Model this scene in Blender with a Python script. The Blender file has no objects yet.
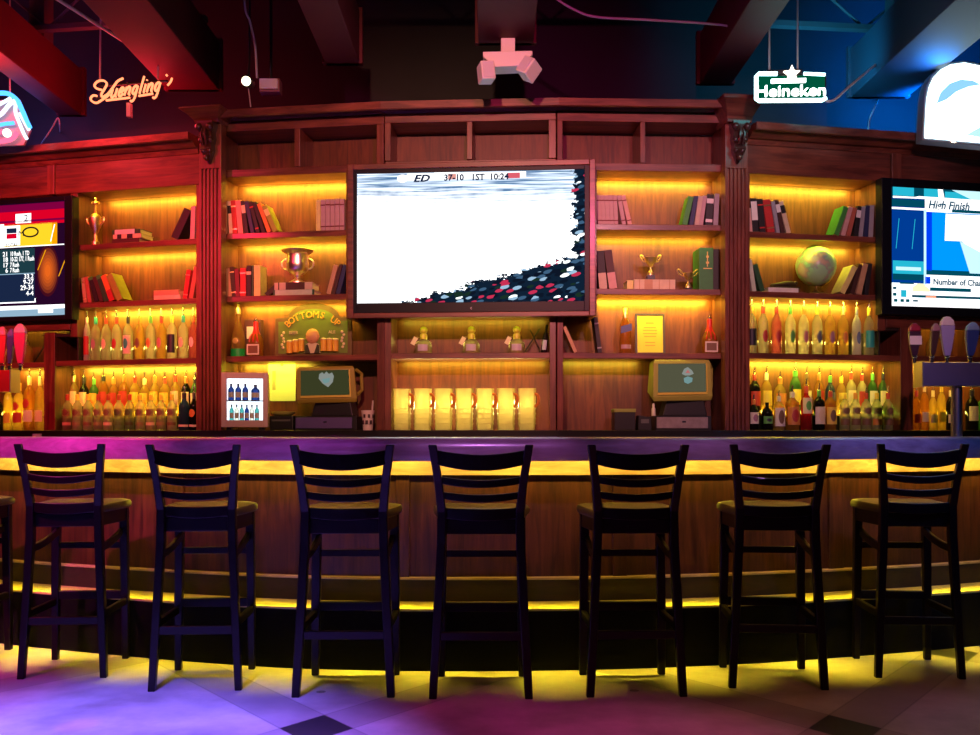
import bpy, math, random
from mathutils import Vector, Matrix
random.seed(7)
S = bpy.context.scene
COL = S.collection
R = math.radians

# ------------------------------------------------------------------ camera
CAM_Z, F, CX, HY = 1.14, 1000.0, 490.0, 433.0
cam = bpy.data.objects.new('camera', bpy.data.cameras.new('camera'))
COL.objects.link(cam)
cam.location = (0, 0, CAM_Z)
cam.rotation_euler = (R(90), 0, 0)
cam.data.sensor_width = 36
cam.data.lens = 36 * F / 980
cam.data.shift_y = (HY - 367.5) / 980
cam.data.clip_start = .05
S.camera = cam
S.view_settings.view_transform = 'Standard'
S.view_settings.look = 'None'
S.view_settings.gamma = 1
S.view_settings.exposure = 0
S.view_settings.use_curve_mapping = False
S.cycles.use_denoising = True
S.cycles.max_bounces = 8
S.cycles.transparent_max_bounces = 24
S.cycles.caustics_reflective = False
S.cycles.caustics_refractive = False
S.cycles.sample_clamp_indirect = 4

def WX(px, D): return (px - CX) / F * D
def WZ(py, D): return CAM_Z - (py - HY) / F * D

# ------------------------------------------------------------------ materials
MATS = {}
def mat(name, col, rough=.5, metal=0, spec=.5, coat=0, var=0, nscale=30, bump=0):
    if name in MATS: return MATS[name]
    m = bpy.data.materials.new(name); m.use_nodes = True
    nt = m.node_tree; b = nt.nodes['Principled BSDF']
    b.inputs['Base Color'].default_value = (*col, 1)
    b.inputs['Roughness'].default_value = rough
    b.inputs['Metallic'].default_value = metal
    b.inputs['Specular IOR Level'].default_value = spec
    b.inputs['Coat Weight'].default_value = coat
    if var or bump:
        tc = nt.nodes.new('ShaderNodeTexCoord')
        n = nt.nodes.new('ShaderNodeTexNoise'); n.inputs['Scale'].default_value = nscale; n.inputs['Detail'].default_value = 4
        nt.links.new(tc.outputs['Object'], n.inputs['Vector'])
        if var:
            mr = nt.nodes.new('ShaderNodeMix'); mr.data_type = 'RGBA'
            mr.inputs['A'].default_value = (*[c * (1 - var) for c in col], 1)
            mr.inputs['B'].default_value = (*[min(1, c * (1 + var)) for c in col], 1)
            nt.links.new(n.outputs['Fac'], mr.inputs['Factor'])
            nt.links.new(mr.outputs['Result'], b.inputs['Base Color'])
        if bump:
            bp = nt.nodes.new('ShaderNodeBump'); bp.inputs['Strength'].default_value = bump; bp.inputs['Distance'].default_value = .01
            nt.links.new(n.outputs['Fac'], bp.inputs['Height']); nt.links.new(bp.outputs['Normal'], b.inputs['Normal'])
    MATS[name] = m
    return m

def emis(name, col, strength):
    if name in MATS: return MATS[name]
    m = bpy.data.materials.new(name); m.use_nodes = True
    nt = m.node_tree; nt.nodes.clear()
    e = nt.nodes.new('ShaderNodeEmission'); o = nt.nodes.new('ShaderNodeOutputMaterial')
    e.inputs['Color'].default_value = (*col, 1); e.inputs['Strength'].default_value = strength
    nt.links.new(e.outputs[0], o.inputs[0]); MATS[name] = m
    return m

def wood(name, dark, light, axis='x', rough=.38, coat=.25, scale=1.0):
    m = bpy.data.materials.new(name); m.use_nodes = True
    nt = m.node_tree; b = nt.nodes['Principled BSDF']
    tc = nt.nodes.new('ShaderNodeTexCoord'); mp = nt.nodes.new('ShaderNodeMapping')
    sc = {'x': (1.2, 14, 14), 'y': (14, 1.2, 14), 'z': (14, 14, 1.2)}[axis]
    mp.inputs['Scale'].default_value = tuple(s * scale for s in sc)
    nt.links.new(tc.outputs['Object'], mp.inputs['Vector'])
    n = nt.nodes.new('ShaderNodeTexNoise'); n.inputs['Scale'].default_value = 2.2
    n.inputs['Detail'].default_value = 7; n.inputs['Roughness'].default_value = .62; n.inputs['Distortion'].default_value = .7
    nt.links.new(mp.outputs['Vector'], n.inputs['Vector'])
    cr = nt.nodes.new('ShaderNodeValToRGB')
    cr.color_ramp.elements[0].position = .33; cr.color_ramp.elements[0].color = (*dark, 1)
    cr.color_ramp.elements[1].position = .68; cr.color_ramp.elements[1].color = (*light, 1)
    nt.links.new(n.outputs['Fac'], cr.inputs['Fac'])
    n2 = nt.nodes.new('ShaderNodeTexNoise'); n2.inputs['Scale'].default_value = 2.6; n2.inputs['Detail'].default_value = 3
    nt.links.new(tc.outputs['Object'], n2.inputs['Vector'])
    mr = nt.nodes.new('ShaderNodeMapRange'); mr.inputs[1].default_value = .3; mr.inputs[2].default_value = .7
    mr.inputs[3].default_value = .6; mr.inputs[4].default_value = 1.15
    nt.links.new(n2.outputs['Fac'], mr.inputs[0])
    mx = nt.nodes.new('ShaderNodeMix'); mx.data_type = 'RGBA'; mx.blend_type = 'MULTIPLY'; mx.inputs['Factor'].default_value = 1
    nt.links.new(cr.outputs['Color'], mx.inputs['A']); nt.links.new(mr.outputs[0], mx.inputs['B'])
    nt.links.new(mx.outputs['Result'], b.inputs['Base Color'])
    b.inputs['Roughness'].default_value = rough; b.inputs['Coat Weight'].default_value = coat; b.inputs['Coat Roughness'].default_value = .2
    MATS[name] = m
    return m

def glass(name, tint, milky=.25, gloss=.6, body=None):
    """thin glass with liquid in it: clear tinted pass-through, some scattering, a fresnel sheen"""
    if name in MATS: return MATS[name]
    m = bpy.data.materials.new(name); m.use_nodes = True
    nt = m.node_tree; nt.nodes.clear()
    o = nt.nodes.new('ShaderNodeOutputMaterial')
    t = nt.nodes.new('ShaderNodeBsdfTransparent')
    lw = nt.nodes.new('ShaderNodeLayerWeight'); lw.inputs['Blend'].default_value = .35
    edge = nt.nodes.new('ShaderNodeMix'); edge.data_type = 'RGBA'
    edge.inputs['A'].default_value = (*tint, 1); edge.inputs['B'].default_value = (*[c * .35 for c in tint], 1)
    nt.links.new(lw.outputs['Facing'], edge.inputs['Factor']); nt.links.new(edge.outputs['Result'], t.inputs['Color'])
    tr = nt.nodes.new('ShaderNodeBsdfTranslucent'); tr.inputs['Color'].default_value = (*(body or tint), 1)
    df = nt.nodes.new('ShaderNodeBsdfDiffuse'); df.inputs['Color'].default_value = (*(body or tint), 1)
    td = nt.nodes.new('ShaderNodeMixShader'); td.inputs[0].default_value = .35
    nt.links.new(tr.outputs[0], td.inputs[1]); nt.links.new(df.outputs[0], td.inputs[2])
    a = nt.nodes.new('ShaderNodeMixShader'); a.inputs[0].default_value = milky
    nt.links.new(t.outputs[0], a.inputs[1]); nt.links.new(td.outputs[0], a.inputs[2])
    g = nt.nodes.new('ShaderNodeBsdfGlossy'); g.inputs['Roughness'].default_value = .08
    fr = nt.nodes.new('ShaderNodeFresnel'); fr.inputs['IOR'].default_value = 1.45
    mu = nt.nodes.new('ShaderNodeMath'); mu.operation = 'MULTIPLY'; mu.inputs[1].default_value = gloss
    nt.links.new(fr.outputs[0], mu.inputs[0])
    c = nt.nodes.new('ShaderNodeMixShader'); nt.links.new(mu.outputs[0], c.inputs[0])
    nt.links.new(a.outputs[0], c.inputs[1]); nt.links.new(g.outputs[0], c.inputs[2])
    nt.links.new(c.outputs[0], o.inputs[0]); MATS[name] = m
    return m

WH = wood('wood grain along', (.10, .024, .016), (.27, .075, .042), 'x')
WV = wood('wood grain upright', (.10, .024, .016), (.27, .075, .042), 'z')
WB = wood('wood back board', (.075, .016, .006), (.19, .048, .014), 'z', rough=.5, coat=.1)
WD = wood('wood dark base and cubby shade', (.010, .003, .003), (.030, .008, .007), 'x', rough=.7, coat=0)
WP = wood('wood bar panel', (.026, .007, .004), (.105, .032, .013), 'z', rough=.42, coat=.15)
WF = wood('wood pale fascia', (.42, .30, .14), (.72, .55, .30), 'x', rough=.45, coat=.1)
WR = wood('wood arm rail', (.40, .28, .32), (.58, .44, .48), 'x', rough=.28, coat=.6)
BLK = mat('black lacquer', (.012, .011, .013), .28, coat=.35)
STOOL = mat('stool dark stain', (.0045, .0025, .003), .36, spec=.22, coat=.05)
VINYL = mat('black vinyl', (.05, .048, .045), .34, bump=.05, nscale=60)
PLAS = mat('black plastic', (.012, .012, .014), .4)
DARK = mat('black paint matt', (.012, .011, .012), .85)
CHROME = mat('chrome', (.75, .74, .72), .16, 1)
STEEL = mat('brushed steel', (.42, .42, .46), .33, 1)
GOLD = mat('gilt', (1.0, .80, .36), .36, 1)
SILVER = mat('silver plate', (.95, .90, .72), .30, 1)
WHITE = mat('white card', (.82, .80, .76), .6)
CREAM = mat('page paper', (.74, .66, .47), .8)
RED = mat('red wax', (.55, .02, .02), .35)

# ------------------------------------------------------------------ mesh builder
class MB:
    def __init__(s): s.v = []; s.f = []; s.m = []; s.mi = 0; s.M = Matrix()
    def add(s, vs, fs):
        o = len(s.v)
        s.v += [tuple(s.M @ Vector(p)) for p in vs]
        s.f += [tuple(o + i for i in f) for f in fs]
        s.m += [s.mi] * len(fs)
        return s
    def box(s, x0, x1, y0, y1, z0, z1):
        if x0 > x1: x0, x1 = x1, x0
        if y0 > y1: y0, y1 = y1, y0
        if z0 > z1: z0, z1 = z1, z0
        return s.add([(x0,y0,z0),(x1,y0,z0),(x1,y1,z0),(x0,y1,z0),(x0,y0,z1),(x1,y0,z1),(x1,y1,z1),(x0,y1,z1)],
                     [(0,3,2,1),(4,5,6,7),(0,1,5,4),(1,2,6,5),(2,3,7,6),(3,0,4,7)])
    def prism(s, poly, y0, y1):
        """polygon in x,z pushed from y0 to y1"""
        n = len(poly)
        vs = [(x, y0, z) for x, z in poly] + [(x, y1, z) for x, z in poly]
        fs = [tuple(range(n)), tuple(range(2*n-1, n-1, -1))]
        fs += [(i, i + n, (i+1) % n + n, (i+1) % n) for i in range(n)]
        return s.add(vs, fs)
    def prismz(s, poly, z0, z1):
        n = len(poly)
        vs = [(x, y, z0) for x, y in poly] + [(x, y, z1) for x, y in poly]
        fs = [tuple(range(n-1, -1, -1)), tuple(range(n, 2*n))]
        fs += [(i, (i+1) % n, (i+1) % n + n, i + n) for i in range(n)]
        return s.add(vs, fs)
    def lathe(s, prof, n=16, c=(0,0,0), closed=True, sq=0):
        vs = []; fs = []
        for r, z in prof:
            for k in range(n):
                a = 2*math.pi*(k+.5)/n; ca, sa = math.cos(a), math.sin(a)
                if sq:
                    q = 1 / max(abs(ca), abs(sa)); q = 1 + (q - 1) * sq
                else: q = 1
                vs.append((c[0]+r*q*ca, c[1]+r*q*sa, c[2]+z))
        for i in range(len(prof)-1):
            for k in range(n):
                fs.append((i*n+k, i*n+(k+1)%n, (i+1)*n+(k+1)%n, (i+1)*n+k))
        if closed:
            fs.append(tuple(range(n-1, -1, -1))); fs.append(tuple(range((len(prof)-1)*n, len(prof)*n)))
        return s.add(vs, fs)
    def ball(s, c, r, n=14, sx=1, sy=1, sz=1):
        m = n // 2 + 1; vs = []; fs = []
        for i in range(1, m):
            t = math.pi * i / m
            for k in range(n):
                a = 2*math.pi*k/n
                vs.append((c[0]+sx*r*math.sin(t)*math.cos(a), c[1]+sy*r*math.sin(t)*math.sin(a), c[2]+sz*r*math.cos(t)))
        top = len(vs); vs.append((c[0], c[1], c[2]+sz*r)); vs.append((c[0], c[1], c[2]-sz*r))
        for i in range(m-2):
            for k in range(n): fs.append((i*n+k, (i+1)*n+k, (i+1)*n+(k+1)%n, i*n+(k+1)%n))
        for k in range(n):
            fs.append((top, k, (k+1)%n)); fs.append((top+1, (m-2)*n+(k+1)%n, (m-2)*n+k))
        return s.add(vs, fs)
    def tube(s, pts, r, n=8, cap=True):
        pts = [Vector(p) for p in pts]; rr = r if isinstance(r, (list, tuple)) else [r]*len(pts)
        vs = []; fs = []; up = None
        for i, p in enumerate(pts):
            t = (pts[min(i+1, len(pts)-1)] - pts[max(i-1, 0)])
            t = t.normalized() if t.length > 1e-9 else Vector((0,0,1))
            if up is None:
                up = Vector((0,0,1)) if abs(t.z) < .9 else Vector((0,1,0))
            a = (up - t*up.dot(t))
            if a.length < 1e-6: a = t.orthogonal()
            a.normalize(); b = t.cross(a); up = a
            for k in range(n):
                q = 2*math.pi*(k+.5)/n
                vs.append(tuple(p + rr[i]*(a*math.cos(q) + b*math.sin(q))))
        for i in range(len(pts)-1):
            for k in range(n): fs.append((i*n+k, i*n+(k+1)%n, (i+1)*n+(k+1)%n, (i+1)*n+k))
        if cap:
            fs.append(tuple(range(n-1,-1,-1))); fs.append(tuple(range((len(pts)-1)*n, len(pts)*n)))
        return s.add(vs, fs)
    def bar(s, rings):
        """rings: list of (cx,cy,z,wx,wy) rectangles stacked in z, or 4-point lists"""
        vs = []
        for r in rings:
            if len(r) == 5:
                x,y,z,a,b = r; a/=2; b/=2
                vs += [(x-a,y-b,z),(x+a,y-b,z),(x+a,y+b,z),(x-a,y+b,z)]
            else: vs += list(r)
        fs = [(3,2,1,0)]
        for i in range(len(rings)-1):
            for k in range(4): fs.append((i*4+k, i*4+(k+1)%4, i*4+4+(k+1)%4, i*4+4+k))
        q = (len(rings)-1)*4; fs.append((q,q+1,q+2,q+3))
        return s.add(vs, fs)
    def sweep(s, prof, frames, closed=True, cap=True):
        """prof: (n,z) points; frames: (point xy, normal xy) along a path"""
        k = len(prof); vs = []; fs = []
        for P, N in frames:
            for n, z in prof: vs.append((P[0]+N[0]*n, P[1]+N[1]*n, z))
        for i in range(len(frames)-1):
            for j in range(k if closed else k-1):
                fs.append((i*k+j, i*k+(j+1)%k, (i+1)*k+(j+1)%k, (i+1)*k+j))
        if closed and cap:
            fs.append(tuple(range(k-1,-1,-1))); fs.append(tuple(range((len(frames)-1)*k, len(frames)*k)))
        return s.add(vs, fs)
    def text(s, body, size, c=(0,0,0), depth=.002, align='CENTER', rot=0, sx=1, shear=0, bold=0):
        """lettering standing in the x,z plane facing -y, c = centre (or left) of baseline"""
        cu = bpy.data.curves.new('lettering', 'FONT'); cu.body = body; cu.size = size; cu.align_x = align
        cu.extrude = depth/2; cu.resolution_u = 2; cu.shear = shear; cu.offset = bold; cu.fill_mode = 'BOTH'
        ob = bpy.data.objects.new('lettering', cu); COL.objects.link(ob)
        me = bpy.data.meshes.new_from_object(ob.evaluated_get(bpy.context.evaluated_depsgraph_get()))
        cr, sr = math.cos(rot), math.sin(rot)
        vs = []
        for v in me.vertices:
            x, z = v.co.x*sx, v.co.y
            vs.append((c[0]+x*cr-z*sr, c[1]-v.co.z, c[2]+x*sr+z*cr))
        s.add(vs, [tuple(p.vertices) for p in me.polygons])
        bpy.data.objects.remove(ob); bpy.data.curves.remove(cu); bpy.data.meshes.remove(me)
        return s
    def mesh(s, name, mats, smooth=False):
        me = bpy.data.meshes.new(name); me.from_pydata(s.v, [], s.f)
        for m in (mats if isinstance(mats, (list, tuple)) else [mats]): me.materials.append(m)
        me.polygons.foreach_set('material_index', s.m)
        me.validate(); me.update()
        if smooth:
            me.shade_smooth(); me.set_sharp_from_angle(angle=R(38))
        return me
    def obj(s, name, mats, parent=None, smooth=False, bevel=0, loc=None, rotz=0, label=None):
        o = bpy.data.objects.new(name, s.mesh(name, mats, smooth)); COL.objects.link(o)
        if parent: o.parent = parent
        if loc is not None: o.location = loc
        if rotz: o.rotation_euler = (0, 0, rotz)
        if bevel:
            b = o.modifiers.new('soft edge', 'BEVEL'); b.width = bevel; b.segments = 2; b.limit_method = 'ANGLE'
        if label: o['label'] = label
        return o

def tag(o, label, cat, group=None):
    o['label'] = label; o['category'] = cat
    if group: o['group'] = group
    return o
def thing(name, label, cat, loc=(0,0,0), rotz=0, group=None):
    o = bpy.data.objects.new(name, None); COL.objects.link(o)
    o.empty_display_size = .05
    o.location = loc; o.rotation_euler = (0, 0, rotz)
    return tag(o, label, cat, group)
def struct(o, label=None):
    o['kind'] = 'structure'
    if label: o['label'] = label
    return o
def copy_tree(o, parent=None):
    c = o.copy(); COL.objects.link(c)
    if parent: c.parent = parent
    for ch in list(o.children): copy_tree(ch, c)
    return c

def area(name, loc, target, sx, sy, power, col, spread=180):
    l = bpy.data.lights.new(name, 'AREA'); l.shape = 'RECTANGLE'; l.size = sx; l.size_y = sy
    l.energy = power; l.color = col; l.spread = R(spread)
    o = bpy.data.objects.new(name, l); COL.objects.link(o); o.location = loc
    d = Vector(target) - Vector(loc)
    o.rotation_euler = d.to_track_quat('-Z', 'Y').to_euler()
    return o
def strip(name, a, b, dirn, width, power, col, spread=180):
    """a straight LED strip from a to b shining along dirn"""
    a, b, d = Vector(a), Vector(b), Vector(dirn).normalized()
    x = (b-a).normalized(); zax = -d; zax = (zax - x*zax.dot(x)).normalized(); yax = zax.cross(x)
    l = bpy.data.lights.new(name, 'AREA'); l.shape = 'RECTANGLE'; l.size = (b-a).length; l.size_y = width
    l.energy = power; l.color = col; l.spread = R(spread)
    o = bpy.data.objects.new(name, l); COL.objects.link(o)
    M = Matrix((x, yax, zax)).transposed().to_4x4(); M.translation = (a+b)/2
    o.matrix_world = M
    return o
def spot(name, loc, target, power, col, angle, blend=.5, radius=.05):
    l = bpy.data.lights.new(name, 'SPOT'); l.energy = power; l.color = col; l.spot_size = R(angle); l.spot_blend = blend
    l.shadow_soft_size = radius
    o = bpy.data.objects.new(name, l); COL.objects.link(o); o.location = loc
    o.rotation_euler = (Vector(target) - Vector(loc)).to_track_quat('-Z', 'Y').to_euler()
    return o
def point(name, loc, power, col, radius=.05):
    l = bpy.data.lights.new(name, 'POINT'); l.energy = power; l.color = col; l.shadow_soft_size = radius
    o = bpy.data.objects.new(name, l); COL.objects.link(o); o.location = loc
    return o

# ------------------------------------------------------------------ bays of the back bar
class Bay:
    """a straight run of the back bar between two plan points; u runs along it, v goes into it"""
    def __init__(s, pa, Da, pb, Db, depth=.32):
        s.O = Vector((WX(pa, Da), Da)); e = Vector((WX(pb, Db), Db))
        s.U = (e - s.O); s.len = s.U.length; s.U.normalize()
        s.N = Vector((-s.U.y, s.U.x)); s.rot = math.atan2(s.U.y, s.U.x); s.d = depth
    def u(s, px, v=0):
        k = (px - CX) / F
        A = s.O + s.N*v
        return (k*A.y - A.x) / (s.U.x - k*s.U.y)
    def Y(s, px, v=0): return (s.O + s.U*s.u(px, v) + s.N*v).y
    def z(s, py, px, v=0): return WZ(py, s.Y(px, v))
    def P(s, u, v, z):
        q = s.O + s.U*u + s.N*v
        return (q.x, q.y, z)
    def at(s, px, v, z): return s.P(s.u(px, v), v, z)
    def m(s, px, v=0): return s.Y(px, v) / F          # metres per pixel there
    def root(s): return (s.O.x, s.O.y, 0)

BL = Bay(-70, 7.35, 209.5, 6.76)
BCL = Bay(209.5, 6.76, 384.5, 6.57)
BC = Bay(384.5, 6.57, 556.5, 6.50)
BCR = Bay(556.5, 6.50, 735.5, 6.55)
BR = Bay(735.5, 6.55, 1050, 7.05)
ZC = 1.158                                            # top of the back counter
BAR_UP, BAR_DN, LEDP, LBACK, LFRONT = 3.2, 4.6, 7.0, .62, .28
# ------------------------------------------------------------------ the room
def floor_mat():
    m = bpy.data.materials.new('stained concrete'); m.use_nodes = True
    nt = m.node_tree; b = nt.nodes['Principled BSDF']; L = nt.links.new
    def M(op, a, bb=None, c=None):
        n = nt.nodes.new('ShaderNodeMath'); n.operation = op
        for i, q in enumerate((a, bb, c)):
            if q is None: continue
            if isinstance(q, (int, float)): n.inputs[i].default_value = q
            else: L(q, n.inputs[i])
        return n.outputs[0]
    tc = nt.nodes.new('ShaderNodeTexCoord'); sp = nt.nodes.new('ShaderNodeSeparateXYZ'); L(tc.outputs['Object'], sp.inputs[0])
    x = M('SUBTRACT', sp.outputs[0], 1.37); y = M('MULTIPLY', M('SUBTRACT', sp.outputs[1], 3.86), .77)
    per, w = 2.04/1.41421, .20
    def band(q):
        f = M('SUBTRACT', M('FRACT', M('ADD', M('DIVIDE', M('MULTIPLY', q, .70711), per), .5)), .5)
        d = M('MULTIPLY', M('ABSOLUTE', f), per)
        return M('LESS_THAN', d, w/2), M('LESS_THAN', M('ABSOLUTE', M('SUBTRACT', d, w/2)), .004)
    b1, e1 = band(M('ADD', x, y)); b2, e2 = band(M('SUBTRACT', x, y))
    both = M('MULTIPLY', b1, b2); either = M('MAXIMUM', b1, b2); edge = M('MAXIMUM', e1, e2)
    n1 = nt.nodes.new('ShaderNodeTexNoise'); n1.inputs['Scale'].default_value = 2.2; n1.inputs['Detail'].default_value = 8; n1.inputs['Roughness'].default_value = .65
    L(tc.outputs['Object'], n1.inputs['Vector'])
    base = nt.nodes.new('ShaderNodeValToRGB'); base.color_ramp.elements[0].position = .32; base.color_ramp.elements[1].position = .7
    base.color_ramp.elements[0].color = (.25, .225, .21, 1); base.color_ramp.elements[1].color = (.56, .52, .49, 1)
    L(n1.outputs['Fac'], base.inputs['Fac'])
    def mix(fac, a, col):
        n = nt.nodes.new('ShaderNodeMix'); n.data_type = 'RGBA'; n.blend_type = 'MIX'
        L(fac, n.inputs['Factor']); L(a, n.inputs['A']); n.inputs['B'].default_value = (*col, 1); return n.outputs['Result']
    c = mix(M('MULTIPLY', either, .55), base.outputs['Color'], (.20, .17, .17))
    c = mix(M('MULTIPLY', edge, .5), c, (.12, .11, .11))
    c = mix(M('MULTIPLY', both, .96), c, (.012, .012, .014))
    v = nt.nodes.new('ShaderNodeTexVoronoi'); v.inputs['Scale'].default_value = 2.1
    L(tc.outputs['Object'], v.inputs['Vector'])
    c = mix(M('MULTIPLY', M('LESS_THAN', v.outputs['Distance'], .045), .8), c, (.05, .04, .04))
    L(c, b.inputs['Base Color'])
    r = M('MULTIPLY_ADD', n1.outputs['Fac'], .35, .28); L(r, b.inputs['Roughness'])
    bp = nt.nodes.new('ShaderNodeBump'); bp.inputs['Strength'].default_value = .08; L(n1.outputs['Fac'], bp.inputs['Height']); L(bp.outputs['Normal'], b.inputs['Normal'])
    return m
FX = 5.4
struct(MB().box(-FX, FX, 1.0, 8.0, -.1, 0).obj('floor', floor_mat()))
WALLM = mat('night blue wall paint', (.035, .032, .04), .7, var=.25, nscale=3)
struct(MB().box(-FX, FX, 7.9, 8.0, 0, 4.6).obj('wall_back', WALLM))
struct(MB().box(-FX-.1, -FX, 1.0, 8.0, 0, 4.6).obj('wall_left', WALLM))
struct(MB().box(FX, FX+.1, 1.0, 8.0, 0, 4.6).obj('wall_right', WALLM))
struct(MB().box(-FX, FX, 1.0, 8.0, 4.6, 4.7).obj('ceiling', mat('black ceiling deck', (.006, .006, .008), .9)))

# --------------------------------------------------------------- back bar cabinets
DEP = .26
def cab(bay, name, label):
    return thing(name, label, 'bookcase', bay.root(), bay.rot)
def shelf(bay, root, p0, p1, y, pref, thick=.038, front=0, name='shelf'):
    z = bay.z(y, pref)
    return MB().box(bay.u(p0), bay.u(p1), front, DEP, z-thick, z).obj(name, WH, root, bevel=.003), z
def stile(bay, root, p0, p1, z0, z1, front=-.012, name='divider', back=DEP, m=None):
    return MB().box(bay.u(p0), bay.u(p1), front, back, z0, z1).obj(name, m or WV, root, bevel=.003)
def back(bay, root, p0, p1, z0, z1):
    return MB().box(bay.u(p0), bay.u(p1), DEP, DEP+.02, z0, z1).obj('back_panel', WB, root)

ZS = {}
YEL = (1.0, .70, .05); YG = (.92, .84, .06)
LEDS = []
def led(bay, p0, p1, z, power, col=YEL, v=DEP-.07, tilt=.5, width=.02):
    """strip under a shelf, near its back, washing the back board"""
    a = bay.P(bay.u(p0)+.03, v, z-.012); b = bay.P(bay.u(p1)-.03, v, z-.012)
    N = bay.N
    w_ = power*(bay.u(p1)-bay.u(p0))
    strip('shelf_led_strip', a, b, (N.x*1.5, N.y*1.5, -1), width, w_*LBACK, col)
    a = bay.P(bay.u(p0)+.03, .035, z-.012); b = bay.P(bay.u(p1)-.03, .035, z-.012)
    strip('shelf_led_strip', a, b, (N.x*.35, N.y*.35, -1), width, w_*LFRONT, col)

# left bay (bottles and books beside the left TV)
r = cab(BL, 'bookcase', 'red lit wooden bookcase bay with trophy and books, between left TV and fluted pilaster')
zt = BL.z(185.5, 190)
s1, ZS['L1'] = shelf(BL, r, 77, 198, 238.8, 190)
s2, ZS['L2'] = shelf(BL, r, 77, 198, 298.3, 190)
s3, ZS['L3'] = shelf(BL, r, 50, 198, 358.0, 190)
stile(BL, r, 71.5, 78.5, ZS['L3']+.165, zt)
stile(BL, r, 45, 56, ZC, ZS['L3']+.20)
stile(BL, r, 76.5, 78.2, ZS['L3'], ZS['L3']+.165, front=.004, name='shade_partition', m=WD)  # added partition keeping shelf light out of the dark recess
MB().box(BL.u(56), BL.u(76.5), .004, DEP, ZS['L3']+.17, ZS['L3']+.19).obj('shade_lid', WD, r)  # added lid closing off the shaded recess
MB().box(BL.u(56), BL.u(92), DEP-.012, DEP, ZS['L3'], ZS['L3']+.17).obj('shade_backing', WD, r)  # recess shade put in as a dark backing
stile(BL, r, 197, 204, ZC, zt)
back(BL, r, 46, 204, ZC, zt)
zcb = 3.03
MB().box(BL.u(55), BL.u(204), -.015, DEP, zt, zcb).obj('frieze_panel', WH, r, bevel=.004)
MB().box(BL.u(50), BL.u(57), -.03, .0, zt, zcb).obj('divider', WV, r, bevel=.003)
# far left bay
r = cab(BL, 'bookcase', 'wooden cabinet bay behind the left TV, with bottles on its lower shelves')
s, ZS['LL3'] = shelf(BL, r, -69, 45, 362.5, 30)
stile(BL, r, -69, -62, ZC, zt)
back(BL, r, -62, 45.5, ZC, ZS['LL3']+.36)
MB().box(BL.u(-69), BL.u(49.5), -.015, DEP, zt, zcb).obj('frieze_panel', WH, r, bevel=.004)
MB().box(BL.u(-69), BL.u(71), .06, .08, ZS['LL3']+.36, zt).obj('mounting_board', WH, r)
zr = BL.z(331, 40)
MB().box(BL.u(-69), BL.u(71), -.012, .05, zr, zr+.10).obj('rail', WH, r, bevel=.003)

# centre left bay
r = cab(BCL, 'bookcase', 'wooden bookcase bay left of the big TV, holding silver cup and green pub sign')
zh = BCL.z(132.5, 225)
s, ZS['CL0'] = shelf(BCL, r, 222, 352, 168.5, 260, .05)
s, ZS['CL1'] = shelf(BCL, r, 222, 352, 231.5, 290)
s, ZS['CL2'] = shelf(BCL, r, 222, 352, 295, 290)
s, ZS['CL3'] = shelf(BCL, r, 222, 378.5, 355.3, 300)
stile(BCL, r, 213, 222.5, ZC, zh)
stile(BCL, r, 346.5, 352.5, ZS['CL3']+.24, ZS['CL0']-.05)
stile(BCL, r, 377.5, 385, ZC, ZS['CL3']+.28)
stile(BCL, r, 295, 300.5, ZS['CL0'], zh)
stile(BCL, r, 377, 384, ZS['CL0']-.03, zh)
MB().box(BCL.u(352.5), BCL.u(384), 0, .1, ZS['CL0']-.05, ZS['CL0']).obj('rail', WH, r, bevel=.003)
back(BCL, r, 222, 384.5, ZC, zh)
MB().box(BCL.u(213), BCL.u(384.3), -.012, DEP, zh, zh+.06).obj('rail', WH, r, bevel=.003)

# centre bay behind the big TV
r = cab(BC, 'bookcase', 'wooden bar bay under and behind the big TV, with three squat bottles and pitchers')
s, ZS['C0'] = shelf(BC, r, 385, 556, 160, 470, .05)
s, ZS['C3'] = shelf(BC, r, 391, 550, 352.8, 470)
stile(BC, r, 385, 391.5, ZC, ZS['C3']+.28)
stile(BC, r, 549.5, 556, ZC, ZS['C3']+.28)
zh2 = BC.z(122, 470)
stile(BC, r, 385, 391, ZS['C0'], zh2); stile(BC, r, 467, 472.5, ZS['C0'], zh2); stile(BC, r, 548.5, 556, ZS['C0'], zh2)
back(BC, r, 385, 556, ZC, ZS['C3']+.28)
MB().box(BC.u(385), BC.u(556), DEP, DEP+.02, ZS['C0']-.05, zh2).obj('back_panel', WB, r)
MB().box(BC.u(385), BC.u(556), .10, .12, ZS['C3']+.28, ZS['C0']-.05).obj('mounting_board', WH, r)
MB().box(BC.u(385), BC.u(556), -.012, DEP, zh2, zh2+.06).obj('rail', WH, r, bevel=.003)
MB().box(BC.u(391.5), BC.u(549.5), 0, DEP, ZS['C3']+.245, ZS['C3']+.28).obj('rail', WH, r, bevel=.003)

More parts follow.
